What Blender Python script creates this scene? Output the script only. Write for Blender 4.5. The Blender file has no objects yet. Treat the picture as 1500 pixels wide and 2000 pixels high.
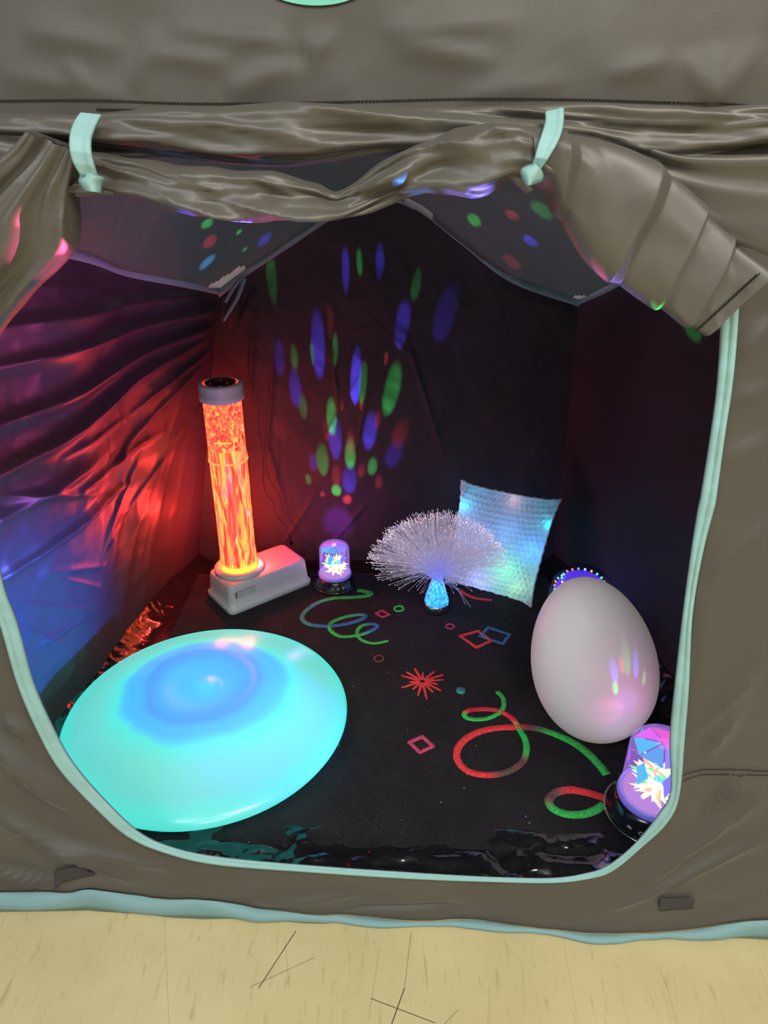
import bpy, math, random
import numpy as np
from mathutils import Vector, Matrix
random.seed(7); RNG = np.random.default_rng(7)
S = bpy.context.scene
COL = S.collection
# ------------------------------------------------------------------ camera, light, exposure
H = 1.30; TH = math.radians(26.6); F = 1400.0
cam = bpy.data.cameras.new('camera'); cam.sensor_fit = 'VERTICAL'; cam.sensor_height = 36; cam.lens = 36*F/2000
cam.clip_start = .02
co = bpy.data.objects.new('camera', cam); COL.objects.link(co)
co.location = (0, 0, H); co.rotation_euler = (math.pi/2-TH, 0, 0); S.camera = co
S.view_settings.view_transform = 'Standard'; S.view_settings.look = 'None'
S.view_settings.gamma = 1; S.view_settings.use_curve_mapping = False
S.view_settings.exposure = 0.0
W = bpy.data.worlds.new('world'); S.world = W; W.use_nodes = True
W.node_tree.nodes['Background'].inputs[0].default_value = (.95, .97, 1, 1)
W.node_tree.nodes['Background'].inputs[1].default_value = .24
def area(name, loc, size, power, col=(1, .97, .9)):
    l = bpy.data.lights.new(name, 'AREA'); l.shape = 'RECTANGLE'; l.size, l.size_y = size; l.energy = power; l.color = col
    o = bpy.data.objects.new(name, l); COL.objects.link(o); o.location = loc; return o
area('ceiling_panel_light', (-1.2, -.9, 2.75), (1.2, .6), 44, (.84, .93, 1))
area('ceiling_panel_light', (.9, -.7, 2.75), (1.2, .6), 66, (1, .95, .84))
area('ceiling_panel_light', (.2, -2.6, 2.75), (1.2, .6), 46)

# ------------------------------------------------------------------ helpers
ST, CT = math.sin(TH), math.cos(TH)
def ray(px, py):
    x = (px-750)/F; y = -(py-1000)/F
    return Vector((x, CT+y*ST, -ST+y*CT))
def gnd(px, py, z=0.0):
    d = ray(px, py); t = (z-H)/d.z; return Vector((d.x*t, d.y*t, z))
def atY(px, py, Y):
    d = ray(px, py); t = Y/d.y; return Vector((d.x*t, Y, H+d.z*t))
def front(px, py, off=0.0):      # plane Y = .865-.038x, moved towards the viewer by off
    d = ray(px, py); t = (.865-off)/(d.y+.038*d.x); return Vector((d.x*t, d.y*t, H+d.z*t))
def lin(r, g, b):
    return tuple((c/255/12.92 if c/255 <= .04045 else ((c/255+.055)/1.055)**2.4) for c in (r, g, b))
def hsh(i, j, k):
    n = (i*374761393 + j*668265263 + k*2147483647 + 144665) & 0xffffffff
    n = ((n ^ (n >> 13))*1274126177) & 0xffffffff
    return ((n ^ (n >> 16)) & 0xffff)/65535.0
def vn(x, y, z=0.0):
    x = np.asarray(x, float); y = np.asarray(y, float)+0*x; z = np.asarray(z, float)+0*x
    xi, yi, zi = (np.floor(a).astype(np.int64) for a in (x, y, z))
    f = [a-b for a, b in ((x, xi), (y, yi), (z, zi))]
    u, v, w = (a*a*a*(a*(a*6-15)+10) for a in f)
    r = 0
    for a in (0, 1):
        for b in (0, 1):
            for c in (0, 1):
                r = r + hsh(xi+a, yi+b, zi+c)*(u if a else 1-u)*(v if b else 1-v)*(w if c else 1-w)
    return r*2-1
def crump(x, y, z=0.0):          # faceted, creased noise
    x = np.asarray(x, float); y = np.asarray(y, float)+0*x; z = np.asarray(z, float)+0*x
    x, y = x+.35*vn(x*.7, y*.7, z+9), y+.35*vn(x*.7, y*.7, z+4)
    xi, yi, zi = (np.floor(a).astype(np.int64) for a in (x, y, z)); fx, fy = x-xi, y-yi
    a, b, c, d = hsh(xi, yi, zi), hsh(xi+1, yi, zi), hsh(xi, yi+1, zi), hsh(xi+1, yi+1, zi)
    return np.where(fx > fy, a+(b-a)*fx+(d-b)*fy, a+(d-c)*fx+(c-a)*fy)*2-1
def ridge(x, y, z=0.0, oct=3):
    r = 0; a = 1; s = 0
    for _ in range(oct):
        r = r + a*(1-np.abs(vn(x, y, z))*2); s += a; a *= .5; x = x*2.03+3.1; y = y*2.03+1.7
    return r/s
def fbm(x, y, z=0.0, oct=3):
    r = 0; a = 1
    for _ in range(oct):
        r = r+a*vn(x, y, z); a *= .5; x = x*2.03+3.1; y = y*2.03+1.7
    return r
def segs(x, y, L):               # tapered sharp fold lines: (x0,y0,x1,y1,width,amp)
    r = 0*x
    for (x0, y0, x1, y1, w, a) in L:
        dx, dy = x1-x0, y1-y0; l2 = dx*dx+dy*dy
        t = ((x-x0)*dx+(y-y0)*dy)/l2; tc = np.clip(t, 0, 1)
        d = np.hypot(x-x0-tc*dx, y-y0-tc*dy)
        r = r + a*np.exp(-(d/w)**1.5)*np.sin(np.pi*np.clip(t*.92+.04, 0, 1))**.6
    return r
def spline(P, n):
    P = np.array(P, float); m = len(P)
    seg = np.r_[0, np.cumsum(np.linalg.norm(np.diff(P, axis=0)[:, :2], axis=1))]; T = np.linspace(0, seg[-1], n); out = []
    for t in T:
        i = min(max(np.searchsorted(seg, t, side='right')-1, 0), m-2)
        u = (t-seg[i])/max(seg[i+1]-seg[i], 1e-9)
        p0, p1, p2, p3 = P[max(i-1, 0)], P[i], P[i+1], P[min(i+2, m-1)]
        out.append(.5*(2*p1+(p2-p0)*u+(2*p0-5*p1+4*p2-p3)*u*u+(3*p1-p0-3*p2+p3)*u**3))
    return np.array(out)
def empty(name, label, cat, loc=(0, 0, 0), group=None):
    o = bpy.data.objects.new(name, None); COL.objects.link(o); o.location = loc; o.empty_display_size = .05
    o['label'] = label; o['category'] = cat
    if group: o['group'] = group
    return o
def mk(name, V, Fc, mat, parent=None, world=True, smooth=True, mats=None, fm=None, label=None, kind=None):
    V = np.array([tuple(v) for v in V], float)
    if parent is not None and world:
        p = parent; off = Vector((0, 0, 0))
        while p is not None: off += p.location; p = p.parent
        V = V-np.array(off)
    me = bpy.data.meshes.new(name); me.from_pydata(V.tolist(), [], [tuple(int(i) for i in f) for f in Fc])
    for m in (mats or [mat]): me.materials.append(m)
    if fm is not None: me.polygons.foreach_set('material_index', fm)
    me.polygons.foreach_set('use_smooth', [smooth]*len(me.polygons)); me.update()
    o = bpy.data.objects.new(name, me); COL.objects.link(o)
    if parent is not None: o.parent = parent
    if label: o['label'] = label
    if kind: o['kind'] = kind
    return o
def gridf(n, m, cu=False, cv=False, off=0):    # n rows, m columns
    Fc = []
    for i in range(n if cu else n-1):
        for j in range(m if cv else m-1):
            a, b = i, (i+1) % n; c, d = j, (j+1) % m
            Fc.append((off+a*m+c, off+a*m+d, off+b*m+d, off+b*m+c))
    return Fc
def lathe(prof, n=48, cx=0, cy=0, cz=0):
    V = []; 
    for r, z in prof:
        for k in range(n):
            a = 2*math.pi*k/n; V.append((cx+r*math.cos(a), cy+r*math.sin(a), cz+z))
    Fc = gridf(len(prof), n, False, True)
    return V, Fc
def tube(P, r, n=8, caps=True):
    P = [Vector(p) for p in P]; V = []; m = len(P); rr = r if hasattr(r, '__len__') else [r]*m
    up = None
    for i, p in enumerate(P):
        t = (P[min(i+1, m-1)]-P[max(i-1, 0)]).normalized()
        if up is None: up = t.orthogonal().normalized()
        up = (up-t*up.dot(t)).normalized(); b = t.cross(up)
        for k in range(n):
            a = 2*math.pi*k/n; V.append(p+(up*math.cos(a)+b*math.sin(a))*rr[i])
    Fc = gridf(m, n, False, True)
    if caps: Fc += [tuple(range(n)), tuple(range((m-1)*n, m*n))]
    return V, Fc
def boxes(L):                    # list of (centre, half sizes, rot matrix)
    V = []; Fc = []
    for c, h, R in L:
        o = len(V)
        for sx in (-1, 1):
            for sy in (-1, 1):
                for sz in (-1, 1):
                    V.append(Vector(c)+R @ Vector((sx*h[0], sy*h[1], sz*h[2])))
        Fc += [tuple(o+i for i in f) for f in ((0, 1, 3, 2), (4, 6, 7, 5), (0, 4, 5, 1), (2, 3, 7, 6), (0, 2, 6, 4), (1, 5, 7, 3))]
    return V, Fc
def solid(o, t, off=0):
    m = o.modifiers.new('thickness', 'SOLIDIFY'); m.thickness = t; m.offset = off; return o

# ------------------------------------------------------------------ materials
def mat(name):
    m = bpy.data.materials.new(name); m.use_nodes = True; nt = m.node_tree; nt.nodes.clear()
    out = nt.nodes.new('ShaderNodeOutputMaterial'); return m, nt, out
def N(nt, t, **k):
    n = nt.nodes.new(t)
    for a, b in k.items():
        if a.startswith('i_'): n.inputs[a[2:].replace('_', ' ')].default_value = b
        else: setattr(n, a, b)
    return n
def math_(nt, op, a, b=None, c=None):
    n = nt.nodes.new('ShaderNodeMath'); n.operation = op
    for i, v in enumerate((a, b, c)):
        if v is None: continue
        if isinstance(v, (int, float)): n.inputs[i].default_value = v
        else: nt.links.new(v, n.inputs[i])
    return n.outputs[0]
def ramp(nt, fac, stops):
    r = nt.nodes.new('ShaderNodeValToRGB'); e = r.color_ramp.elements
    while len(e) < len(stops): e.new(.5)
    for i, (p, c) in enumerate(stops):
        e[i].position = p; e[i].color = (*c, 1) if len(c) == 3 else c
    if fac is not None: nt.links.new(fac, r.inputs[0])
    return r.outputs[0]
def princ(name, col, rough=.5, metal=0, spec=.5, sheen=0, coat=0, emis=None, estr=0, bump=None, trans=0):
    m, nt, out = mat(name); b = N(nt, 'ShaderNodeBsdfPrincipled'); nt.links.new(b.outputs[0], out.inputs[0])
    b.inputs['Base Color'].default_value = (*col, 1); b.inputs['Roughness'].default_value = rough
    b.inputs['Metallic'].default_value = metal; b.inputs['Specular IOR Level'].default_value = spec
    b.inputs['Sheen Weight'].default_value = sheen; b.inputs['Coat Weight'].default_value = coat
    b.inputs['Transmission Weight'].default_value = trans
    if emis: b.inputs['Emission Color'].default_value = (*emis, 1); b.inputs['Emission Strength'].default_value = estr
    if bump:
        g = N(nt, 'ShaderNodeTexCoord'); prev = None
        for (kind, sc, st, dist) in bump:
            t = N(nt, 'ShaderNodeTexNoise', noise_type=kind); t.inputs['Scale'].default_value = sc; t.inputs['Detail'].default_value = 4 if kind == 'FBM' or sc > 6.5 else 1.5
            t.inputs['Distortion'].default_value = .6 if kind != 'FBM' else 0
            nt.links.new(g.outputs['Object'], t.inputs['Vector'])
            bp = N(nt, 'ShaderNodeBump'); bp.inputs['Strength'].default_value = st; bp.inputs['Distance'].default_value = dist
            nt.links.new(t.outputs[0], bp.inputs['Height'])
            if prev: nt.links.new(prev, bp.inputs['Normal'])
            prev = bp.outputs[0]
        nt.links.new(prev, b.inputs['Normal'])
    return m
def emit(name, col, s=1):
    m, nt, out = mat(name); e = N(nt, 'ShaderNodeEmission'); e.inputs[0].default_value = (*col, 1); e.inputs[1].default_value = s
    nt.links.new(e.outputs[0], out.inputs[0]); return m
R_ = 'RIDGED_MULTIFRACTAL'
M_OUT = princ('black_nylon_outside', (.080, .070, .056), .52, sheen=.15, spec=.5, bump=[(R_, 5, .18, .008), (R_, 11, .16, .004), ('FBM', 1300, .5, .0005)])
M_ROLL = princ('satin_nylon_flap', (.092, .080, .062), .47, spec=.7, sheen=.08, bump=[(R_, 6, .3, .005), ('FBM', 1300, .3, .0004)])
M_IN = princ('black_nylon_inside', (.040, .038, .045), .62, spec=.2, bump=[(R_, 7, .55, .006), (R_, 17, .4, .003), ('FBM', 500, .3, .0005)])
M_INL = princ('black_nylon_side', (.046, .042, .050), .40, spec=.6, bump=[(R_, 8, .5, .006), ('FBM', 500, .3, .0005)])
M_MINT = princ('mint_binding_tape', lin(150, 192, 188), .7, spec=.3, bump=[('FBM', 60, .3, .002), ('FBM', 700, .4, .0004)])
M_MINTD = princ('mint_hem_tape', lin(128, 164, 166), .7, spec=.3, bump=[('FBM', 40, .5, .003), ('FBM', 700, .4, .0004)])
M_MINTW = princ('mint_disc_print', lin(120, 205, 180), .6)
M_ROOF = princ('black_nylon_roof', (.040, .042, .044), .58, spec=.25, bump=[(R_, 7, 1, .02), (R_, 19, .9, .008), ('FBM', 500, .3, .0005)])
_nt = M_ROOF.node_tree; _b = [n for n in _nt.nodes if n.type == 'BSDF_PRINCIPLED'][0]; _o = [n for n in _nt.nodes if n.type == 'OUTPUT_MATERIAL'][0]
_t = N(_nt, 'ShaderNodeBsdfTranslucent'); _t.inputs[0].default_value = (.085, .10, .10, 1); _a = N(_nt, 'ShaderNodeAddShader'); _nt.links.new(_b.outputs[0], _a.inputs[0]); _nt.links.new(_t.outputs[0], _a.inputs[1]); _nt.links.new(_a.outputs[0], _o.inputs[0])
M_THR = princ('black_thread', (.02, .018, .016), .8)
M_VEL = princ('velcro', (.058, .054, .054), .95, bump=[('FBM', 300, 1, .003)])
M_GS = princ('glossy_groundsheet', (.008, .008, .009), .13, spec=.8, coat=.3, bump=[(R_, 14, .9, .012), (R_, 34, .6, .005)])
M_PALE = None
m, nt, out = mat('pale_light_leak'); t = N(nt, 'ShaderNodeBsdfTranslucent'); d = N(nt, 'ShaderNodeBsdfDiffuse'); mx = N(nt, 'ShaderNodeMixShader')  # pale stand-in for outside light showing through roof gaps
t.inputs[0].default_value = (.8, .8, .72, 1); d.inputs[0].default_value = (.6, .6, .55, 1); mx.inputs[0].default_value = .3
nt.links.new(t.outputs[0], mx.inputs[1]); nt.links.new(d.outputs[0], mx.inputs[2]); nt.links.new(mx.outputs[0], out.inputs[0]); M_PALE = m

# floor vinyl with scratches
def floor_mat():
    m, nt, out = mat('beige_vinyl'); b = N(nt, 'ShaderNodeBsdfPrincipled'); nt.links.new(b.outputs[0], out.inputs[0])
    b.inputs['Roughness'].default_value = .42; b.inputs['Specular IOR Level'].default_value = .35
    g = N(nt, 'ShaderNodeTexCoord'); P = g.outputs['Object']
    def noi(sc, vec=None, det=4, rough=.6, dist=0.0):
        t = N(nt, 'ShaderNodeTexNoise'); t.inputs['Scale'].default_value = sc; t.inputs['Detail'].default_value = det
        t.inputs['Roughness'].default_value = rough; t.inputs['Distortion'].default_value = dist; nt.links.new(vec or P, t.inputs['Vector']); return t.outputs[0]
    base = ramp(nt, noi(3.5, det=6), [(.3, lin(196, 180, 132)), (.7, lin(214, 198, 150))])
    cur = base
    def dark(fac, col):
        nonlocal cur
        mx = N(nt, 'ShaderNodeMix', data_type='RGBA'); nt.links.new(fac, mx.inputs[0]); nt.links.new(cur, mx.inputs[6]); mx.inputs[7].default_value = (*col, 1); cur = mx.outputs[2]
    for rot, sc, thr in ((-.9, (90, 14, 1), .60), (.9, (120, 11, 1), .64), (-1.1, (70, 9, 1), .63)):
        mp = N(nt, 'ShaderNodeMapping'); mp.inputs['Rotation'].default_value = (0, 0, rot); mp.inputs['Scale'].default_value = sc; nt.links.new(P, mp.inputs[0])
        dark(math_(nt, 'MULTIPLY', ramp(nt, noi(1, mp.outputs[0], 3, .6, .4), [(thr, (0, 0, 0)), (thr+.12, (1, 1, 1))]), .33), lin(140, 118, 74))
    dark(ramp(nt, noi(38, det=2), [(.75, (0, 0, 0)), (.80, (.6, .6, .6))]), lin(90, 75, 45))
    sx = N(nt, 'ShaderNodeSeparateXYZ'); nt.links.new(P, sx.inputs[0]); X, Y = sx.outputs[0], sx.outputs[1]
    L = [((578, 1818), (505, 1930), 1.5, .9), ((488, 1928), (615, 1870), 1.2, .55), ((803, 1820), (790, 1930), 1, .6), ((790, 1930), (765, 2000), 1.6, .9),
         ((724, 1950), (850, 1998), 1.4, .8), ((895, 1972), (868, 2000), 1, .6), ((742, 1850), (720, 1990), .8, .4), ((556, 1830), (565, 1930), .8, .4), ((320, 1770), (330, 2000), .8, .3), ((1095, 1810), (1130, 2000), .7, .3)]
    for (p, q, w, a) in L:
        A = gnd(*p); B = gnd(*q); D = (B-A); l = D.length; D /= l; Nn = Vector((-D.y, D.x, 0))
        w = w*.00062
        dd = math_(nt, 'ABSOLUTE', math_(nt, 'ADD', math_(nt, 'ADD', math_(nt, 'MULTIPLY', X, Nn.x), math_(nt, 'MULTIPLY', Y, Nn.y)), -A.dot(Nn)))
        tt = math_(nt, 'ABSOLUTE', math_(nt, 'ADD', math_(nt, 'ADD', math_(nt, 'MULTIPLY', X, D.x), math_(nt, 'MULTIPLY', Y, D.y)), -A.dot(D)-l/2))
        f = math_(nt, 'MULTIPLY', math_(nt, 'LESS_THAN', dd, w), math_(nt, 'LESS_THAN', tt, l/2))
        dark(math_(nt, 'MULTIPLY', f, a), lin(70, 58, 34))
    nt.links.new(cur, b.inputs['Base Color'])
    bp = N(nt, 'ShaderNodeBump'); bp.inputs['Strength'].default_value = .15; bp.inputs['Distance'].default_value = .002; nt.links.new(noi(30), bp.inputs['Height']); nt.links.new(bp.outputs[0], b.inputs['Normal'])
    return m
fl = mk('floor', [(-4, -3.5, 0), (4, -3.5, 0), (4, 4, 0), (-4, 4, 0)], [(0, 1, 2, 3)], floor_mat(), smooth=False, kind='structure')

# ------------------------------------------------------------------ THE TENT
tent = empty('play_tent', 'large black pop-up play tent with mint trimmed doorway standing on the beige floor', 'tent', (0, 1.5, 0))
def xz(P): return np.array([(front(a, b).x, front(a, b).z) for a, b in P])
OPEN = [(1425, 560), (1422, 640), (1413, 750), (1401, 850), (1382, 980), (1363, 1080), (1347, 1200), (1331, 1340), (1322, 1440), (1322, 1545), (1300, 1598), (1250, 1655),
        (1195, 1700), (1150, 1714), (1080, 1722), (960, 1720), (800, 1712), (600, 1698), (430, 1683), (340, 1664), (262, 1630), (190, 1565), (130, 1495), (90, 1425), (50, 1335), (20, 1225), (-8, 1140),
        (-25, 1000), (-45, 850), (-65, 700), (-85, 560), (-80, 430), (-20, 345), (100, 300), (250, 290), (450, 292), (700, 288), (900, 264), (1100, 264), (1250, 325), (1365, 430), (1412, 500), (1425, 560)]
op = spline(OPEN, 420)[:-1]; opx = xz(op); n0 = len(opx)
cx, cz = -.03, .72
HT = [(-220, 1738), (0, 1742), (80, 1743), (130, 1748), (180, 1740), (300, 1752), (400, 1752), (500, 1769), (690, 1787), (800, 1794), (950, 1799), (1060, 1803), (1200, 1806), (1340, 1808), (1420, 1798), (1500, 1790), (1720, 1780)]
HB = [(-220, 1782), (0, 1780), (80, 1779), (140, 1778), (200, 1776), (300, 1773), (430, 1769), (520, 1778), (690, 1792), (800, 1800), (950, 1807), (1060, 1817), (1200, 1828), (1340, 1832), (1420, 1826), (1500, 1812), (1720, 1800)]
htz = spline(HT, 200); htx = xz(htz)
def zbot(x): return np.interp(x, htx[:, 0], htx[:, 1])
def ztop(x): return 1.60-.30*x*x
def outer(dx, dz):
    t = 10.0
    lo, hi = 0, 3
    for _ in range(40):
        m_ = (lo+hi)/2; x = cx+dx*m_; z = cz+dz*m_
        if abs(x) < .93 and zbot(x) < z < ztop(x): lo = m_
        else: hi = m_
    return cx+dx*lo, cz+dz*lo
def pseg(L):
    r = []
    for (a, b, c, d, w, amp) in L:
        p, q = front(a, b), front(c, d); r.append((p.x, p.z, q.x, q.z, w, amp))
    return r
FS = pseg([(1250, 1515, 1180, 1590, .010, .006), (1500, 1560, 1250, 1725, .012, .007), (1500, 1640, 1200, 1760, .010, .006), (1450, 1520, 1385, 1590, .007, .010), (1440, 1360, 1380, 1480, .010, .006),
           (1500, 1020, 1380, 1120, .008, .006), (1500, 1250, 1360, 1420, .012, .006), (-20, 1440, 150, 1580, .014, .012), (-40, 1560, 260, 1720, .014, .010), (-30, 1680, 120, 1732, .010, .012), (0, 1400, 60, 1440, .01, .008),
           (100, 1640, 330, 1700, .012, .005), (500, 1760, 700, 1745, .012, .005), (650, 1780, 900, 1770, .008, -.005),
           (140, 120, 180, 170, .006, .005), (270, 180, 310, 60, .008, .005), (450, 180, 560, 130, .01, .006), (560, 60, 600, 130, .006, -.006), (600, 130, 650, 60, .006, .005), (300, 110, 450, 125, .008, .005),
           (350, 60, 620, 90, .008, .005), (750, 60, 1000, 40, .012, .006), (780, 90, 960, 120, .01, .006), (1180, 150, 1300, 120, .01, .005), (1390, 205, 1395, 100, .008, .007), (1395, 205, 1330, 110, .008, .005),
           (1395, 205, 1470, 90, .008, .004), (900, 190, 1100, 160, .012, .004), (60, 60, 250, 100, .012, .005), (20, 150, 260, 190, .012, .004),
           (1440, 700, 1500, 620, .01, .006), (1430, 780, 1500, 760, .01, .005), (1410, 900, 1500, 860, .012, .005)])
def fdisp(x, z):
    return .012*fbm(x*2.3, z*3.1, 5)+.0035*ridge(x*5+.5*z, z*6-x*3, 2)+.0012*crump(x*7+z*3, z*9, 3)+segs(x, z, FS)*(1.0+1.6*(z < .6)+.5*((z >= .6) & (z < 1.25)))
K = 46
V = []
outs = np.array([outer(p[0]-cx, p[1]-cz) for p in opx])
for k in range(K):
    t = (k/(K-1))**1.15
    P = opx*(1-t)+outs*t; d = fdisp(P[:, 0], P[:, 1])*min(1, k/3)
    for (x, z), dd in zip(P, d): V.append((x, .865-.038*x-dd, z))
o = mk('front_panel', V, gridf(K, n0, False, True), M_OUT, tent); solid(o, .0015, 0)

def fpt(px, py, off):            # a point lying on the wrinkled front panel
    p = front(px, py); d = float(fdisp(np.array([p.x]), np.array([p.z]))[0]); return Vector((p.x, .865-.038*p.x-d-off, p.z))
# mint doorway binding
TRIN = spline([(1410, 560), (1408, 640), (1401, 750), (1388, 850), (1368, 975), (1364, 992), (1350, 1080), (1334, 1200), (1318, 1340), (1309, 1440), (1310, 1545), (1288, 1588), (1240, 1648),
        (1188, 1690), (1148, 1705), (1080, 1715), (960, 1713), (800, 1704), (600, 1690), (430, 1674), (340, 1656), (272, 1625), (203, 1560), (142, 1488), (103, 1418), (65, 1330), (35, 1220), (5, 1135),
        (-15, 1000), (-35, 850), (-55, 700), (-75, 560), (-70, 440), (-15, 352), (100, 308)], 260)
TROUT = spline([(1443, 560), (1440, 640), (1430, 750), (1415, 850), (1398, 975), (1395, 990), (1372, 1080), (1352, 1200), (1345, 1340), (1337, 1440), (1326, 1556), (1302, 1608), (1256, 1652),
        (1196, 1701), (1150, 1716), (1080, 1724), (960, 1722), (800, 1716), (600, 1703), (425, 1689), (330, 1668), (250, 1634), (178, 1570), (114, 1500), (72, 1425), (34, 1335), (2, 1225), (-28, 1140),
        (-45, 1000), (-65, 850), (-85, 700), (-105, 560), (-100, 430), (-25, 335), (100, 290)], 260)
V = []
for i, (a, b) in enumerate(zip(TRIN, TROUT)):
    for t, off in ((0, .001), (.12, .006), (.4, .0075), (.62, .006), (.72, .010), (.95, .009), (1, .004)):
        q = a*(1-t)+b*t; V.append(front(q[0], q[1], off+.0012*math.sin(i*.7)+.0008*math.sin(i*2.3)))
o = mk('doorway_binding', V, gridf(260, 7), M_MINT, tent); solid(o, .002, 0)
# hem tape
A = spline(HT, 240); B = spline(HB, 240); V = []
for i, (a, b) in enumerate(zip(A, B)):
    pa = fpt(a[0], a[1], .004); pb = gnd(b[0], b[1], .003)
    pb.y = min(pb.y, pa.y-.002)
    for t in (0, .3, .6, 1):
        p = pa.lerp(pb, t); p.y -= .008*math.sin(math.pi*t)*(1+.6*math.sin(i*.23)); V.append(p)
o = mk('hem_tape', V, gridf(240, 4), M_MINTD, tent); solid(o, .0015, 0)
# seams
def stitch(P, n, lenf=.6, r=.0008, off=.0024):
    P = spline(P, n); V = []; Fc = []
    for i in range(len(P)-1):
        q = P[i]*(1-lenf)+P[i+1]*lenf
        v, f = tube([fpt(*P[i], off), fpt(*q, off)], r, 5); o_ = len(V); V += v; Fc += [tuple(j+o_ for j in g) for g in f]
    mk('seam_stitching', V, Fc, M_THR, tent)
stitch([(-150, 202), (150, 197), (400, 203), (700, 198), (900, 193), (1100, 194), (1300, 200), (1400, 203), (1500, 207), (1650, 205)], 300, .7)
stitch([(200, 215), (450, 217), (700, 214), (900, 213), (1100, 214), (1250, 212)], 190, .7)
stitch([(1330, 1518), (1360, 1508), (1400, 1505), (1500, 1509), (1650, 1512)], 60, .8)
stitch([(1335, 1528), (1370, 1516), (1410, 1516), (1500, 1518), (1650, 1520)], 60, .8)
# velcro patches
def patch(c):
    V = []; n = 9
    P = [np.array(p, float) for p in c]
    for i in range(n):
        for j in range(n*2):
            u = j/(2*n-1); v = i/(n-1); q = (P[0]*(1-u)+P[1]*u)*(1-v)+(P[3]*(1-u)+P[2]*u)*v
            V.append(fpt(q[0], q[1], .006+.001*random.random()))
    o = mk('velcro_patch', V, gridf(n, 2*n), M_VEL, tent); solid(o, .002, 0)
patch([(106, 1700), (182, 1679), (187, 1703), (110, 1727)])
patch([(1284, 1743), (1352, 1747), (1351, 1768), (1284, 1765)])
# mint printed disc high on the front
V = [fpt(618, -40, .003)]; nn = 60
for k in range(nn):
    a = 2*math.pi*k/nn; V.append(fpt(618+112*math.cos(a), -42+55*math.sin(a), .003))
o = mk('round_logo_patch', V, [(0, 1+k, 1+(k+1) % nn) for k in range(nn)], M_MINTW, tent, smooth=False); solid(o, .001, 0)

# interior shell --------------------------------------------------
YB = 2.20
BL, BR = gnd(372, 1150), Vector((.60, YB, 0)); BL = Vector((-.66, YB, 0))
TL, TR = atY(425, 572, YB-.06), atY(1132, 590, YB-.06)
FLc, FRc = Vector((-.90, .88, 0)), Vector((.90, .85, 0))
ribB = spline([tuple(TL), tuple(atY(480, 528, YB-.05)), tuple(atY(560, 475, YB-.04)), tuple(atY(650, 415, YB-.04)), tuple(atY(720, 382, YB-.04)), tuple(atY(805, 396, YB-.04)), tuple(atY(900, 466, YB-.04)), tuple(atY(1000, 543, YB-.05)), tuple(TR)], 120)
ribL = spline([tuple(TL), tuple(atY(410, 565, 2.10)), tuple(atY(350, 552, 1.98)), tuple(atY(240, 530, 1.78)), tuple(atY(120, 492, 1.5)), (-.84, 1.15, 1.22), (-.90, .87, 1.26)], 120)
ribR = spline([tuple(TR), tuple(atY(1200, 560, 2.0)), tuple(atY(1290, 512, 1.75)), (.80, 1.45, 1.18), (.88, 1.15, 1.25), (.90, .85, 1.28)], 120)
def wall(name, top, A, Bc, m, disp, nu=240, nv=200, bulge=0.0, inward=Vector((0, -1, 0))):
    top = np.array([np.array([np.interp(u, np.linspace(0, 1, len(top)), top[:, k]) for k in range(3)]) for u in np.linspace(0, 1, nu)])
    bot = np.array([np.array(A.lerp(Bc, u)) for u in np.linspace(0, 1, nu)])
    v = np.linspace(0, 1, nv)[:, None, None]
    P = bot[None]*(1-v)+top[None]*v
    uu = np.linspace(0, 1, nu)[None, :]*np.ones((nv, 1)); vv = v[:, :, 0]*np.ones((1, nu))
    P = P-np.array(inward)[None, None]*(bulge*np.sin(np.pi*uu)*np.sin(np.pi*np.clip(vv*.9+.05, 0, 1)))[:, :, None]
    d = disp(uu, vv, P); d = d*np.minimum(1, np.minimum(vv, 1-vv)*25)*np.minimum(1, np.minimum(uu, 1-uu)*16)
    P = P+np.array(inward)[None, None]*d[:, :, None]
    return mk(name, P.reshape(-1, 3), gridf(nv, nu), m, tent)
# left side panel: folds radiating from the top back corner
nL = (BL-FLc).normalized(); inL = Vector((nL.y, -nL.x, 0))
def onL(px, py):
    d = ray(px, py); O = Vector((0, 0, H)); c = FLc.copy(); t = (c-O).dot(inL)/d.dot(inL); p = O+d*t; return p
def segL(L):
    r = []
    for (a, b, c, d, w, amp) in L:
        p, q = onL(a, b), onL(c, d); r.append((p.y, p.z, q.y, q.z, w, amp))
    return r
LS = segL([(-90, 722, 345, 592, .016, .022), (-90, 850, 330, 622, .018, .026), (-90, 965, 300, 660, .020, .034), (-90, 640, 330, 565, .016, .014), (-60, 1040, 160, 880, .02, .018),
           (110, 960, 265, 838, .011, .018), (60, 895, 200, 815, .010, .010), (-20, 1140, 220, 940, .012, .018), (150, 960, 300, 720, .009, .010), (200, 820, 330, 660, .009, .009),
           (60, 1120, 190, 1105, .008, .006), (70, 1125, 190, 1150, .007, .005), (20, 1180, 180, 1195, .007, .004), (180, 1080, 230, 900, .007, .010), (230, 1000, 330, 760, .007, .008),
           (-40, 970, 150, 965, .010, .009), (170, 1110, 220, 1030, .006, .008), (60, 1270, 160, 1200, .008, .005), (20, 1225, 120, 1260, .008, .003)])
def dL(u, v, P):
    y, z = P[:, :, 1], P[:, :, 2]
    th = np.arctan2(TL.z-z, 2.15-y+1e-3); r = np.hypot(TL.z-z, 2.15-y)
    return segs(y, z, LS)+.004*ridge(th*7, r*1.5, 3, 2)*np.clip(r*1.3, 0, 1)+.003*ridge(y*8, z*8, 1)+.004*crump(y*9+z*4, z*7, 2)+.012*fbm(y*2, z*2, 9)
wall('side_panel', ribL[::-1], FLc, BL, M_INL, dL, 300, 260, .02, inL)
nR = (BR-FRc).normalized(); inR = Vector((-nR.y, nR.x, 0))
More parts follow.
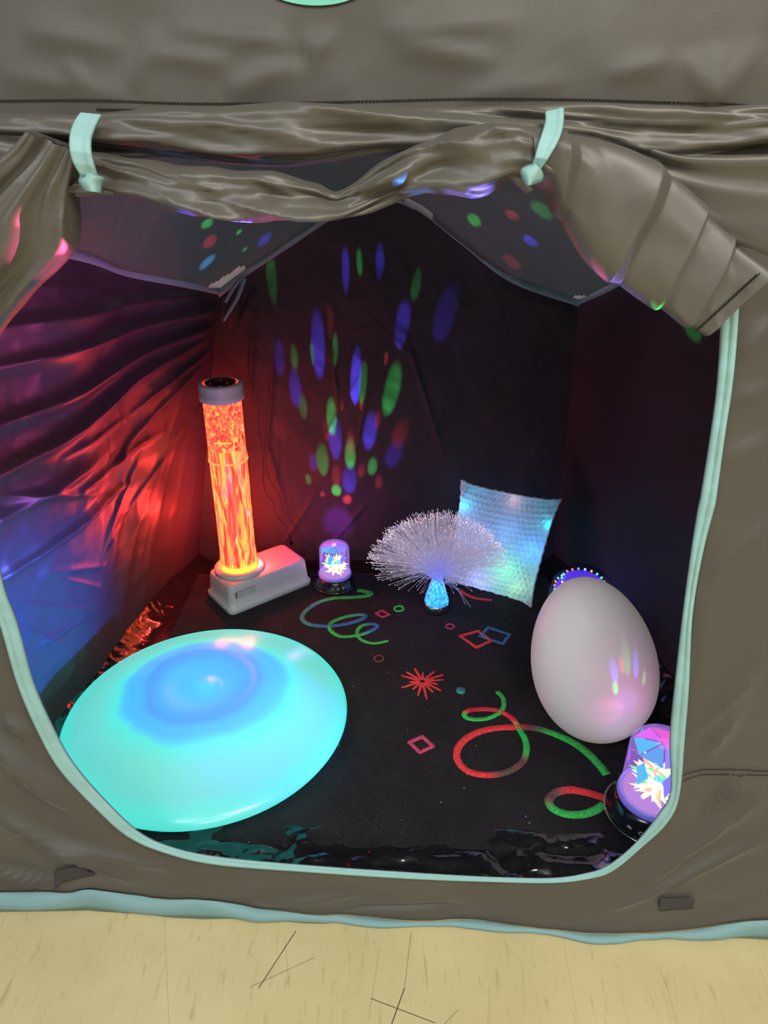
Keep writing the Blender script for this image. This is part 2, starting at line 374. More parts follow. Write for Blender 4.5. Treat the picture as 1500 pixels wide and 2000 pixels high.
def dR(u, v, P):
    y, z = P[:, :, 1], P[:, :, 2]; return .010*fbm(y*2, z*2, 19)+.003*ridge(y*5+z*2, z*9, 7)
wall('side_panel', ribR[::-1], FRc, BR, M_IN, dR, 160, 140, .04, inR)
def segB(L):
    r = []
    for (a, b, c, d, w, amp) in L:
        p, q = atY(a, b, YB), atY(c, d, YB); r.append((p.x, p.z, q.x, q.z, w, amp))
    return r
BS = segB([(500, 600, 490, 780, .009, .010), (540, 640, 520, 900, .008, .008), (470, 640, 500, 560, .008, .010), (620, 470, 790, 500, .010, .002), (680, 650, 740, 640, .006, .002), (700, 600, 830, 720, .007, .002), (790, 650, 870, 900, .008, .006),
           (560, 1000, 520, 860, .008, .008), (540, 1080, 620, 960, .008, .006), (640, 1070, 720, 980, .007, .006), (720, 760, 690, 900, .006, .006), (650, 690, 660, 800, .006, .006), (700, 740, 620, 880, .006, .005)])
def dB(u, v, P):
    x, z = P[:, :, 0], P[:, :, 2]; return segs(x, z, BS)+.010*fbm(x*2.2, z*2.2, 29)+.0035*ridge(x*9+z*4, z*6, 3)+.004*crump(x*9+z*3, z*8, 5)
wall('back_panel', ribB, BL, BR, M_IN, dB, 260, 220, .03, Vector((0, -1, 0)))
# roof, with pale faces imitating outside light leaking in at corners and apex
nr, nc = 110, 110; V = []
for i in range(nr):
    s = i/(nr-1); a = ribL[int(s*119)]; b = ribR[int(s*119)]
    for j in range(nc):
        t = j/(nc-1); c = a*(1-t)+b*t
        k = int(t*119); base = TL.z*(1-t)+TR.z*t
        ab = ribB[k][2]-base; mid = .42*math.sin(math.pi*t)
        z = c[2]+ab*(1-s)+mid*s**.7*(1 if s > 0 else 0)+.012*math.sin(math.pi*t)*float(fbm(np.array([c[0]*5]), np.array([c[1]*5]), 3)[0])
        V.append((c[0]*(1-(1-s)**6)+ribB[k][0]*(1-s)**6, c[1], min(z, 1.56)))
Fc = gridf(nr, nc); fm = []
for f in Fc:
    p = sum((Vector(V[i]) for i in f), Vector())/4; q = p-Vector((0, 0, H)); dep = q.y*CT-q.z*ST; X = 750+F*q.x/dep; Yp = 1000-F*(q.y*ST+q.z*CT)/dep
    w = 0
    if 400 < X < 478 and Yp > 548-(X-425)*.62+(0) and p.y > 1.9: w = 1
    if 790 < X < 850 and Yp > 386+(X-790)*.5 and p.y > 1.9: w = 1
    if 1118 < X < 1142 and Yp > 578 and p.y > 1.9: w = 1
    fm.append(w)
mk('roof_panel', V, Fc, None, tent, mats=[M_ROOF, M_PALE], fm=fm)
# groundsheet
n = 170; m_ = 170; V = []
for i in range(n):
    v = i/(n-1); y = .875+(2.21-.875)*v
    for j in range(m_):
        u = j/(m_-1); xl = -.91+(.25)*(v); xr = .91-.30*v; x = xl+(xr-xl)*u
        e = min(1, (1-u)*20, u*20)
        z = .006+.0
        if y < 1.06 and y > .895: z += .016*(.5+.5*float(ridge(np.array([x*8+3*y]), np.array([y*26]), 4)[0]))+.006*float(crump(np.array([x*22]), np.array([y*40]), 4)[0])
        z += .05*max(0, 1-u*18)**2+.05*max(0, 1-(1-u)*18)**2+.10*max(0, 1-v*22)**2
        if y > 1.06: z = max(.003, z-.003)
        V.append((x, y-.038*x*(1-v)**3+.004*(1-v), z))
mk('groundsheet', V, gridf(n, m_), M_GS, tent)
# binding tapes inside along the top edges
def tape(P, w, off, name='binding_tape', sag=0, m=M_MINTD):
    V = []
    for i, p in enumerate(P):
        p = Vector(p)+Vector(off); t = (Vector(P[min(i+1, len(P)-1)])-Vector(P[max(i-1, 0)])).normalized()
        toc = (Vector((0, 0, H))-p).normalized(); s = t.cross(Vector((0, -1, .2)).normalized()); s = s.normalized()*w/2
        if s.z < 0: s = -s
        k = .0025*math.sin(i*.5); V += [p-s, p-s*.3+Vector((0, -.003-k, 0)), p+s*.5+Vector((0, -.003+k, 0)), p+s]
    o = mk(name, V, gridf(len(P), 4), m, tent); solid(o, .0012, 0)
def ssub(A, a, b, n): return [A[int(round(i))] for i in np.linspace(a*(len(A)-1), b*(len(A)-1), n)]
tape(ssub(ribB, .0, .55, 66), .030, (0, -.012, .002)); tape(ssub(ribB, .52, 1, 60), .026, (0, -.012, .002))
# side tapes: cross-section vertical/inward
def tape_side(P, w, off):
    V = []
    for i, p in enumerate(P):
        p = Vector(p)+Vector(off); s = Vector((0, 0, w/2)); V += [p-s, p, p+s]
    o = mk('binding_tape', V, gridf(len(P), 3), M_MINTD, tent); solid(o, .0012, 0)
tape_side(ribL, .024, (.012, -.004, 0)); tape_side(ribR, .022, (-.012, -.004, 0))

def cloth(name, pairs, thick, off, m, parent=tent, n=260, k=40, seed=0, amp=.008, fs=9., fa=1.2, skew=.5, pleat=None, back=.35, fine=.002, Ycustom=None, pamp=.0):
    """closed, creased fabric roll between two traced edges"""
    P = spline(pairs, n); V = []
    C = np.array([((p[0]+p[2])/2, (p[1]+p[3])/2) for p in P])
    un = (lambda a, b, o_: front(a, b, o_)) if Ycustom is None else (lambda a, b, o_: atY(a, b, Ycustom-o_))
    A3 = [un(p[0], p[1], off) for p in P]; B3 = [un(p[2], p[3], off) for p in P]
    s = 0; L = [0]
    for i in range(1, n): s += ((A3[i]+B3[i])/2-(A3[i-1]+B3[i-1])/2).length; L.append(s)
    th = thick if hasattr(thick, '__len__') else [thick]*2
    TT = np.interp(np.linspace(0, 1, n), np.linspace(0, 1, len(th)), th)
    for i in range(n):
        mid = (A3[i]+B3[i])/2; hv = (A3[i]-B3[i])/2; nr_ = Vector((0, -1, 0))
        a = np.arange(k)/k*2*math.pi; ca, sa = np.cos(a), np.sin(a)
        c8 = np.sign(ca)*np.abs(ca)**.8; s8 = np.sign(sa)*np.abs(sa)**.7
        sl = np.full(k, L[i])
        d = amp*(.55*ridge(sl*fs+ca*skew, ca*fa+seed, seed*1.7, 2)+.75*crump(sl*fs*1.6+ca*skew, ca*fa*1.3+seed, seed))+fine*crump(sl*fs*3.7+ca*2, ca*3+seed, 5.5)
        if pleat:
            ph = (sl+ca*pleat[1])/pleat[0]+.28*np.sin(sl*23+1); fr = ph-np.floor(ph); d = d+pleat[2]*(np.where(fr < .82, fr/.82, (1-fr)/.18)-.5)
        hl = hv.length
        for j in range(k):
            h = 1+ (d[j]*.35/hl); dep = TT[i]*s8[j]*(1 if s8[j] > 0 else back)+(d[j] if s8[j] > 0 else 0)*abs(s8[j])**.5
            V.append(mid+hv*c8[j]*h+nr_*dep)
    Fc = gridf(n, k, False, True)+[tuple(range(k)), tuple(range((n-1)*k, n*k))]
    return mk(name, V, Fc, m, parent)
# gathered fabric below the seam
def hp(L): return [(x, a, x2, b) for (x, a, x2, b) in L]
cloth('gathered_door_fabric', hp([(-260, 212, -240, 300), (-150, 212, -140, 290), (0, 212, 0, 278), (130, 212, 135, 288), (200, 212, 205, 300), (300, 211, 305, 312), (400, 210, 400, 322), (530, 210, 530, 326), (650, 210, 650, 318), (760, 210, 755, 302),
      (900, 210, 890, 285), (1050, 212, 1040, 285), (1150, 214, 1150, 290), (1250, 214, 1260, 318), (1350, 214, 1360, 316), (1500, 214, 1500, 285), (1650, 214, 1640, 270), (1850, 212, 1850, 270)]), [.022, .022, .03, .024, .02, .02], .004, M_ROLL, n=420, k=56, seed=3, amp=.018, fs=5.5, fa=1.3, skew=1.0, fine=.004)
cloth('gathered_door_fabric', hp([(1150, 262, 1150, 330), (1230, 270, 1235, 372), (1310, 285, 1310, 420), (1400, 275, 1400, 480), (1500, 262, 1500, 520), (1600, 250, 1600, 540), (1800, 240, 1800, 540)]), .012, .002, M_ROLL, n=200, k=56, seed=11, amp=.012, fs=3, fa=2.6, skew=2.5, fine=.003)
# the rolled-up flap, in three fabric lengths
cloth('rolled_door_flap', hp([(160, 300, 168, 376), (200, 302, 205, 377), (245, 312, 240, 378), (300, 318, 292, 388), (350, 330, 350, 402), (420, 336, 420, 414), (490, 342, 490, 420), (560, 350, 560, 422), (620, 360, 618, 420), (655, 376, 655, 416), (690, 362, 695, 410),
      (740, 325, 755, 396), (800, 290, 812, 384), (860, 262, 870, 378), (920, 249, 930, 376), (980, 245, 985, 350), (1040, 250, 1030, 352), (1100, 256, 1062, 362)]), [.03, .03, .036, .034, .028, .02, .03, .04, .042, .04], .026, M_ROLL, n=400, k=60, seed=5, amp=.024, fs=8, fa=1.1, skew=.9, fine=.005)
cloth('rolled_door_flap', hp([(1030, 248, 1030, 350), (1085, 254, 1062, 365), (1150, 264, 1080, 410), (1215, 287, 1102, 452), (1265, 315, 1135, 500), (1315, 346, 1172, 534), (1360, 390, 1225, 570), (1400, 432, 1285, 604), (1448, 482, 1332, 632), (1496, 535, 1376, 656)]),
      [.036, .034, .03, .026, .022, .018, .014], .040, M_ROLL, n=320, k=64, seed=8, amp=.009, fs=7, fa=.8, skew=.6, pleat=(.066, .012, .014), fine=.0008)
cloth('rolled_door_flap', hp([(90, 262, 168, 296), (60, 300, 158, 335), (10, 340, 150, 385), (-60, 400, 148, 432), (-90, 450, 140, 478), (-110, 500, 105, 520), (-125, 550, 62, 560), (-135, 600, 30, 600), (-150, 650, 2, 640), (-160, 720, -50, 730)]),
      [.026, .034, .036, .03, .024, .016], .034, M_ROLL, n=220, k=64, seed=21, amp=.028, fs=3, fa=3.4, skew=1, fine=.003)
cloth('rolled_door_flap', hp([(-160, 250, -150, 420), (-40, 246, -30, 400), (40, 256, 60, 380), (110, 262, 150, 350)]), [.024, .03, .026], .012, M_ROLL, n=120, k=50, seed=31, amp=.014, fs=5, fa=2, fine=.003)
# flap end hem stitching
V = []; Fc = []
for k in range(2):
    for i in range(26):
        t0 = i/26; t1 = t0+.03
        a0 = np.array((1484-k*6, 534+k*2.)); a1 = np.array((1358-k*4, 650.)); p = a0*(1-t0)+a1*t0; q = a0*(1-t1)+a1*t1
        v, f = tube([front(*p, .040+.0175+.004*math.sin(math.pi*t0)), front(*q, .040+.0175+.004*math.sin(math.pi*t1))], .0008, 5); o_ = len(V); V += v; Fc += [tuple(j+o_ for j in g) for g in f]
mk('seam_stitching', V, Fc, M_THR, tent)
# toggles
cloth('flap_toggle', hp([(138, 362, 142, 376), (180, 362, 182, 380), (228, 366, 226, 379)]), .008, .052, M_ROLL, n=30, k=16, seed=2, amp=.002, fine=.001)
cloth('flap_toggle', hp([(1000, 326, 988, 338), (1018, 342, 1004, 356), (1040, 368, 1028, 378)]), .008, .060, M_ROLL, n=30, k=16, seed=2, amp=.001, fine=.001)
# mint fastening straps
def strap(pr, offs, loop, offl):
    offs = [q+.010 for q in offs]; offl += .006
    P = spline(pr, 60); V = []
    for i, p in enumerate(P):
        t = i/59; o_ = np.interp(t, np.linspace(0, 1, len(offs)), offs)
        for s, e in ((0, 0), (.06, .003), (.14, .002), (.5, .0015), (.72, .002), (.80, .0045), (.94, .004), (1, 0)):
            V.append(front(p[0]*(1-s)+p[2]*s, p[1]*(1-s)+p[3]*s, o_+e))
    st = mk('fastening_strap', V, gridf(60, 8), M_MINT, tent); solid(st, .002, 0)
    P = spline(loop, 24); V = []
    for i, p in enumerate(P):
        for j in range(9):
            s = j/8; V.append(front(p[0]*(1-s)+p[2]*s, p[1]*(1-s)+p[3]*s, offl+.014*math.sin(math.pi*s)))
    l = mk('strap_loop', V, gridf(24, 9), M_MINT, st); solid(l, .002, 0)
strap([(158, 221, 198, 225), (146, 238, 186, 248), (138, 262, 178, 272), (137, 290, 178, 296), (143, 315, 184, 322), (157, 340, 190, 345)], [.034, .052, .07, .076, .074, .068],
      [(156, 331, 205, 347), (157, 345, 204, 350), (155, 355, 199, 360), (167, 372, 197, 377)], .064)
strap([(1065, 219, 1100, 211), (1066, 235, 1100, 235), (1060, 258, 1095, 262), (1052, 282, 1084, 286), (1045, 308, 1068, 312), (1038, 328, 1052, 334)], [.03, .052, .072, .084, .086, .078],
      [(1045, 318, 1056, 332), (1030, 324, 1060, 342), (1018, 332, 1058, 352), (1020, 345, 1050, 356), (1029, 363, 1038, 360)], .080)
# gathered corner gussets inside
cloth('corner_gusset', hp([(1000, 548, 1133, 594), (1030, 590, 1120, 625), (1050, 640, 1100, 655), (1060, 700, 1080, 700), (1064, 750, 1074, 750)]), [.02, .014, .008, .006], .02, M_IN, n=100, k=30, seed=6, amp=.008, fs=6, fa=2, fine=.003, Ycustom=YB)
cloth('corner_gusset', hp([(432, 575, 478, 545), (430, 600, 472, 590), (430, 622, 468, 628), (440, 638, 462, 642)]), [.02, .02, .006], .05, M_IN, n=60, k=30, seed=4, amp=.006, fs=6, fa=2, fine=.003, Ycustom=YB)
for pr in ([(470, 540, 484, 534), (452, 562, 462, 560), (436, 590, 443, 592)], [(472, 545, 482, 543), (462, 575, 470, 577), (448, 600, 455, 603), (433, 625, 439, 628)]):
    P = spline(hp(pr), 24); V = []
    for p in P: V += [atY(p[0], p[1], 2.07), atY((p[0]+p[2])/2, (p[1]+p[3])/2, 2.066), atY(p[2], p[3], 2.07)]
    o = mk('binding_tape', V, gridf(24, 3), M_MINTD, tent); solid(o, .0012, 0)

# ------------------------------------------------------------------ carpet with woven confetti pattern
def carpet_mat():
    m, nt, out = mat('black_party_carpet'); b = N(nt, 'ShaderNodeBsdfPrincipled'); nt.links.new(b.outputs[0], out.inputs[0])
    b.inputs['Roughness'].default_value = .95; b.inputs['Specular IOR Level'].default_value = .1; b.inputs['Sheen Weight'].default_value = .05
    g = N(nt, 'ShaderNodeTexCoord'); at = N(nt, 'ShaderNodeAttribute', attribute_name='pile')
    n1 = N(nt, 'ShaderNodeTexNoise'); n1.inputs['Scale'].default_value = 260; n1.inputs['Detail'].default_value = 3; nt.links.new(g.outputs['Object'], n1.inputs[0])
    n2 = N(nt, 'ShaderNodeTexNoise'); n2.inputs['Scale'].default_value = 9; n2.inputs['Detail'].default_value = 3; nt.links.new(g.outputs['Object'], n2.inputs[0])
    f = math_(nt, 'MULTIPLY', ramp(nt, n1.outputs[0], [(.3, (.55, .55, .55)), (.7, (1.35, 1.35, 1.35))]), ramp(nt, n2.outputs[0], [(.3, (.75, .75, .75)), (.7, (1.2, 1.2, 1.2))]))
    mx = N(nt, 'ShaderNodeVectorMath', operation='SCALE'); nt.links.new(at.outputs['Color'], mx.inputs[0]); nt.links.new(f, mx.inputs['Scale'])
    vo = N(nt, 'ShaderNodeTexVoronoi'); vo.inputs['Scale'].default_value = 26; nt.links.new(g.outputs['Object'], vo.inputs[0])
    sp = math_(nt, 'MULTIPLY', math_(nt, 'LESS_THAN', vo.outputs['Distance'], .045), .55)
    m2 = N(nt, 'ShaderNodeMix', data_type='RGBA'); nt.links.new(sp, m2.inputs[0]); nt.links.new(mx.outputs[0], m2.inputs[6]); m2.inputs[7].default_value = (.5, .5, .5, 1)
    nt.links.new(m2.outputs[2], b.inputs['Base Color'])
    bp = N(nt, 'ShaderNodeBump'); bp.inputs['Strength'].default_value = .8; bp.inputs['Distance'].default_value = .003; nt.links.new(n1.outputs[0], bp.inputs['Height']); nt.links.new(bp.outputs[0], b.inputs['Normal'])
    return m
ZC = .020
V = []; Fc = []; C = []
cor = [gnd(150, 1630, ZC), gnd(1365, 1668, ZC), gnd(1062, 1118, ZC), gnd(388, 1122, ZC)]
BLK = lin(40, 38, 41); n = 60
for i in range(n):
    for j in range(n):
        u = j/(n-1); v = i/(n-1); p = (cor[0].lerp(cor[1], u)).lerp(cor[3].lerp(cor[2], u), v)
        V.append(Vector((p.x, p.y, ZC+.0015*float(vn(np.array([p.x*8]), np.array([p.y*8]))[0])-.002*max(0, 1-v*30)))); C.append(BLK)
Fc = gridf(n, n)
bd = [j for j in range(n)]+[i*n+n-1 for i in range(1, n)]+[(n-1)*n+j for j in range(n-2, -1, -1)]+[i*n for i in range(n-2, 0, -1)]
cen = (cor[0]+cor[1]+cor[2]+cor[3])/4
s = len(V)
for lv, (dz, ex) in enumerate(((-.005, .004), (-.0125, .004))):
    for b in bd:
        p = V[b]; d = (p-cen); d.z = 0; d.normalize(); V.append(p+d*ex+Vector((0, 0, dz))); C.append(BLK)
nb = len(bd)
for k in range(nb):
    k2 = (k+1) % nb; Fc.append((bd[k], s+k, s+k2, bd[k2])); Fc.append((s+k, s+nb+k, s+nb+k2, s+k2))
GRN = lin(75, 215, 100); RED = lin(250, 72, 76); BLU = lin(70, 130, 190); GRY = lin(130, 95, 88); TEA = lin(85, 165, 165); PNK = lin(222, 80, 115); ORA = lin(160, 90, 75)
def ribbon(P, n, closed=False, jit=.0009):
    """P rows: px, py, width px, colour"""
    global V, Fc, C
    Q = np.array([(p[0], p[1], p[2], *p[3]) for p in P], float); Q = spline(Q, n) if not closed else Q
    s = len(V); m_ = len(Q); g3 = [gnd(q[0], q[1], ZC+.0018) for q in Q]
    for i, q in enumerate(Q):
        t = (g3[min(i+1, m_-1)]-g3[max(i-1, 0)]).normalized(); nn = Vector((-t.y, t.x, 0)); dep = g3[i].y*CT+(H-ZC)*ST
        w = q[2]/F*dep*.62
        c = tuple(np.clip(q[3:6], 0, 1))
        j1, j2 = random.uniform(-jit, jit), random.uniform(-jit, jit)
        dn = Vector((0, 0, -.003)); V += [g3[i]-nn*(w+.0004)+dn, g3[i]-nn*(w+j1), g3[i]+nn*(w+j2), g3[i]+nn*(w+.0004)+dn]; C += [c]*4
        V[-3].z += .0003*(i % 3); V[-2].z += .0003*(i % 2)
    Fc += gridf(m_, 4, False, False, s)
def R(pts, w0, w1, cols, n):
    L = []
    for i, p in enumerate(pts):
        t = i/(len(pts)-1); L.append((p[0], p[1], w0+(w1-w0)*t, cols[i] if isinstance(cols, list) else cols))
    ribbon(L, n)
g, r, b, y, t_ = GRN, RED, BLU, GRY, TEA
R([(698, 1152), (712, 1154), (724, 1158), (716, 1163), (690, 1166), (650, 1168), (618, 1178), (596, 1194), (590, 1206), (600, 1217), (630, 1222), (665, 1220), (698, 1212), (714, 1203), (702, 1200), (672, 1205), (647, 1216), (645, 1230), (665, 1242), (700, 1240), (726, 1231), (737, 1222), (726, 1218), (706, 1222), (697, 1235), (706, 1249), (730, 1256), (758, 1251)],
  8, 5, [g, g, g, g, g, g, t_, t_, t_, t_, b, b, b, b, t_, g, g, g, g, g, b, b, b, g, g, g, g, g], 260)
R([(971, 1350), (982, 1362), (984, 1378), (975, 1392), (955, 1402), (935, 1405), (915, 1403), (907, 1396), (913, 1388), (935, 1385), (965, 1386), (985, 1393), (1003, 1406), (1015, 1425), (1026, 1445), (1028, 1465), (1022, 1485), (1005, 1500), (980, 1510), (950, 1513), (920, 1508), (900, 1494), (892, 1475), (898, 1455), (920, 1436), (955, 1424), (1000, 1420), (1040, 1421), (1080, 1432), (1120, 1450), (1150, 1472), (1172, 1495), (1186, 1513)],
  7, 13, [g, g, g, g, g, g, g, g, r, r, r, r, r, g, g, g, y, y, y, r, r, r, r, r, r, r, r, y, g, g, g, g, g], 460)
R([(1190, 1562), (1172, 1555), (1145, 1547), (1112, 1542), (1085, 1548), (1072, 1562), (1080, 1578), (1105, 1589), (1135, 1590), (1160, 1583), (1180, 1571)], 13, 13, [r, r, r, r, y, y, g, g, g, g, g], 160)
R([(898, 1152), (910, 1160), (930, 1168), (960, 1172)], 6, 5, [r, r, r, r], 30); R([(880, 1140), (892, 1148), (900, 1152)], 5, 5, [b, b, b], 16)
def poly(P, w, c):
    P = P+[P[0]]
    for a, b2 in zip(P[:-1], P[1:]):
        a = np.array(a, float); b2 = np.array(b2, float); d = (b2-a)/np.linalg.norm(b2-a)
        R([tuple(a-d*w*.3), tuple((a+b2)/2), tuple(b2+d*w*.3)], w, w, c, 18)
poly([(825, 1438), (846, 1457), (820, 1469), (800, 1449)], 6, PNK)
poly([(899, 1242), (934, 1232), (960, 1251), (931, 1264)], 5, RED)
poly([(954, 1225), (996, 1239), (982, 1257), (938, 1242)], 5, BLU)
poly([(734, 1197), (747, 1192), (761, 1200), (747, 1205)], 3, PNK)
def circ(x, y_, a, b2, w, c): R([(x+a*math.cos(t), y_+b2*math.sin(t)) for t in np.linspace(0, 2*math.pi, 14)], w, w, c, 36)
circ(779, 1188, 9, 5, 3, GRN); circ(879, 1223, 8, 4.5, 2.2, PNK); circ(740, 1286, 9, 6, 2.2, ORA); circ(900, 1348, 4, 3, 8, TEA); circ(825, 1330, 7, 4.5, 3, RED)
R([(784, 1182), (788, 1186)], 3, 2, GRN, 6)
for e in ((784, 1319), (794, 1312), (810, 1305), (826, 1313), (848, 1311), (866, 1317), (866, 1327), (855, 1336), (862, 1349), (846, 1352), (834, 1366), (816, 1359), (806, 1346), (784, 1343), (800, 1332)):
    s_ = np.array((825, 1330.)); e = np.array(e, float); a = s_+(e-s_)*.2; R([tuple(a), tuple((a+e)/2), tuple(e)], 4.2, 2.4, RED, 16)
cp = gnd(700, 1400)
carpet = mk('carpet', V, Fc, carpet_mat(), None)
carpet['label'] = 'black carpet mat with red and green swirls, diamonds and a starburst inside tent'; carpet['category'] = 'rug'
ca = carpet.data.color_attributes.new('pile', 'FLOAT_COLOR', 'POINT'); ca.data.foreach_set('color', [v for c in C for v in (*c, 1)])

# ------------------------------------------------------------------ bubble tube lamp
M_WHP = princ('white_plastic', (.62, .61, .62), .32, spec=.5)
M_BLKP = princ('black_gloss_plastic', (.012, .012, .013), .16, spec=.6, coat=.4)
M_CHR = princ('chrome', (.75, .75, .78), .12, metal=1)
def clear(name, tint=(1, 1, 1), gl=.5, em=None, es=0, mixf=.12):
    m, nt, out = mat(name); tr = N(nt, 'ShaderNodeBsdfTransparent'); tr.inputs[0].default_value = (*tint, 1); gs = N(nt, 'ShaderNodeBsdfGlossy'); gs.inputs['Roughness'].default_value = .05
    fr = N(nt, 'ShaderNodeLayerWeight'); mx = N(nt, 'ShaderNodeMixShader'); nt.links.new(math_(nt, 'ADD', math_(nt, 'MULTIPLY', math_(nt, 'POWER', fr.outputs['Facing'], 4), .4), .03), mx.inputs[0]); nt.links.new(tr.outputs[0], mx.inputs[1]); nt.links.new(gs.outputs[0], mx.inputs[2]); last = mx.outputs[0]
    if em:
        e = N(nt, 'ShaderNodeEmission'); e.inputs[0].default_value = (*em, 1); e.inputs[1].default_value = es; ad = N(nt, 'ShaderNodeAddShader'); nt.links.new(last, ad.inputs[0]); nt.links.new(e.outputs[0], ad.inputs[1]); last = ad.outputs[0]
    nt.links.new(last, out.inputs[0]); return m
M_ACR = clear('clear_acrylic', (1, .93, .9))
def water(name, scale, stops, strength, alpha, seed):
    m, nt, out = mat(name); g = N(nt, 'ShaderNodeTexCoord'); mp = N(nt, 'ShaderNodeMapping'); mp.inputs['Scale'].default_value = scale; mp.inputs['Location'].default_value = (seed, 0, 0)
    nt.links.new(g.outputs['Object'], mp.inputs[0]); t = N(nt, 'ShaderNodeTexNoise'); t.inputs['Scale'].default_value = 1; t.inputs['Detail'].default_value = 4; t.inputs['Distortion'].default_value = 1.2; nt.links.new(mp.outputs[0], t.inputs[0])
    c = ramp(nt, t.outputs[0], stops); e = N(nt, 'ShaderNodeEmission'); nt.links.new(c, e.inputs[0]); e.inputs[1].default_value = strength
    if alpha:
        tr = N(nt, 'ShaderNodeBsdfTransparent'); mx = N(nt, 'ShaderNodeMixShader'); nt.links.new(ramp(nt, t.outputs[0], alpha), mx.inputs[0]); nt.links.new(tr.outputs[0], mx.inputs[1]); nt.links.new(e.outputs[0], mx.inputs[2]); nt.links.new(mx.outputs[0], out.inputs[0])
    else: nt.links.new(e.outputs[0], out.inputs[0])
    return m
c0 = gnd(451, 1206, ZC); c0.z = 0; c1 = gnd(611, 1141, ZC); c1.z = 0; ux = (c1-c0).normalized(); uy = Vector((-ux.y, ux.x, 0)); Lx, Ly = (c1-c0).length, .165
tx = Vector((-.461, 1.968, 0))
bt = empty('bubble_tube_lamp', 'tall red glowing bubble tube on a white box base in the tent corner', 'lamp', tuple(c0+ux*Lx/2+uy*Ly/2))
def rbox(levels, n=6, r0=.018):    # rounded box by levels (z, inset)
    V = []
    for z, ins in levels:
        hx, hy = Lx/2-ins, Ly/2-ins; r = r0
        for q, (sx, sy) in enumerate(((1, 1), (-1, 1), (-1, -1), (1, -1))):
            for k in range(n):
                a = math.pi/2*(q+k/(n-1)); p = (hx-r)*sx+r*math.cos(a), (hy-r)*sy+r*math.sin(a)
                w = c0+ux*(Lx/2+p[0])+uy*(Ly/2+p[1]); V.append((w.x, w.y, z))
    m_ = 4*n; Fc = gridf(len(levels), m_, False, True)+[tuple(range((len(levels)-1)*m_, len(levels)*m_)), tuple(range(m_))]
    return V, Fc
ZB = ZC+.002
base = mk('base_housing', *rbox([(ZB, .002), (ZB+.002, 0), (ZB+.016, 0), (ZB+.019, .002), (ZB+.021, .006), (ZB+.05, .008), (ZB+.083, .0105), (ZB+.089, .0125), (ZB+.093, .017), (ZB+.0945, .024), (ZB+.095, .04)]), M_WHP, bt)
ZT = ZB+.095
# rating label on the front face
fn = -uy
def onface(u, z, e=.0006): return c0+ux*u+uy*(.0082+.0004*0+(z-ZB-.02)*.04)-uy*e+Vector((0, 0, z))
def fquad(u0, u1, z0, z1, e=.0008): return [onface(u0, z0, e), onface(u1, z0, e), onface(u1, z1, e), onface(u0, z1, e)]
M_LW = princ('rating_label_paper', (.60, .58, .60), .5); M_INK = princ('printed_ink', (.12, .1, .12), .6); M_RINK = princ('red_print', (.45, .03, .06), .6)
def quads(name, Q, m, parent):
    V = []; Fc = []
    for q in Q: o_ = len(V); V += q; Fc.append((o_, o_+1, o_+2, o_+3))
    o = mk(name, V, Fc, m, parent, smooth=False); solid(o, .0002, 0); return o
lab = quads('rating_label', [fquad(.024, .098, ZB+.028, ZB+.074)], M_LW, base)
ink = []
u0, u1, z0, z1 = .026, .096, ZB+.042, ZB+.073; w = .0005
ink += [fquad(u0, u1, z0, z0+w, .0014), fquad(u0, u1, z1-w, z1, .0014), fquad(u0, u0+w, z0, z1, .0014), fquad(u1-w, u1, z0, z1, .0014), fquad(.078, .078+w, z0, z1, .0014)]
for i in range(6):
    z = z1-.004-.0042*i; u = .0365
    while u < .074-(.014 if i % 3 == 2 else 0):
        l = random.uniform(.002, .006); ink.append(fquad(u, min(u+l, .076), z, z+.0010, .0014)); u += l+.0014
for i in range(3):
    z = ZB+.038-.0036*i; u = .027
    while u < .027+(.034, .028, .03)[i]: l = random.uniform(.002, .005); ink.append(fquad(u, u+l, z, z+.0008, .0014)); u += l+.0014
for i in range(4):
    for j in range(2): u = .081+j*.007; z = z1-.0065-i*.0068; ink += [fquad(u, u+.004, z, z+.0006, .0014), fquad(u, u+.0006, z, z+.004, .0014), fquad(u+.0034, u+.004, z, z+.004, .0014), fquad(u, u+.003, z+.0035, z+.004, .0014)]
quads('printed_text', ink, M_INK, lab); quads('red_warning_strip', [fquad(.028, .0335, ZB+.046, ZB+.071, .0013)], M_RINK, lab)
sc = onface(.085, ZB+.012, -.003)
V, Fc = tube([sc-uy*(-.001), sc-uy*.009], .0032, 12); mk('screw', V, Fc, M_CHR, base)
X, Y = tx.x, tx.y
mk('tube_collar', *lathe([(.050, ZT-.001), (.080, ZT-.001), (.079, ZT+.006), (.074, ZT+.012), (.066, ZT+.014), (.0625, ZT+.013), (.0615, ZT+.004), (.055, ZT+.002)], 56, X, Y), M_WHP, bt)
tb = mk('acrylic_tube', *lathe([(.0600, ZT+.002), (.0600, .66), (.062, .685), (.0585, .686), (.0565, .66), (.0565, ZT+.004)], 64, X, Y), M_ACR, bt)
red = (2.4, .13, .09); org = (2.6, .30, .12); yel = (3.4, .85, .13); wh = (3, 1.2, .6); mag = (2.6, .20, .50)
m_low = water('glowing_water', (70, 70, 7), [(.30, (1.4, .02, .02)), (.42, red), (.50, org), (.58, yel), (.66, mag), (.8, red)], 1, None, 3)
m_up = water('glowing_bubbles', (75, 75, 60), [(.32, (1.2, .02, .04)), (.43, red), (.53, (10, .25, .12)), (.64, yel), (.72, mag)], 1, None, 9)
m_core = water('bright_core', (60, 60, 8), [(.3, org), (.42, (7, .55, .12)), (.52, yel), (.66, wh)], 1, [(.42, (0, 0, 0)), (.52, (1, 1, 1))], 5)
V, Fc = lathe([(.001, ZT+.006), (.054, ZT+.006)]+[(.0545, ZT+.006+i*(.66-ZT)/20) for i in range(1, 20)]+[(.0545, .672), (.001, .674)], 48, X, Y)
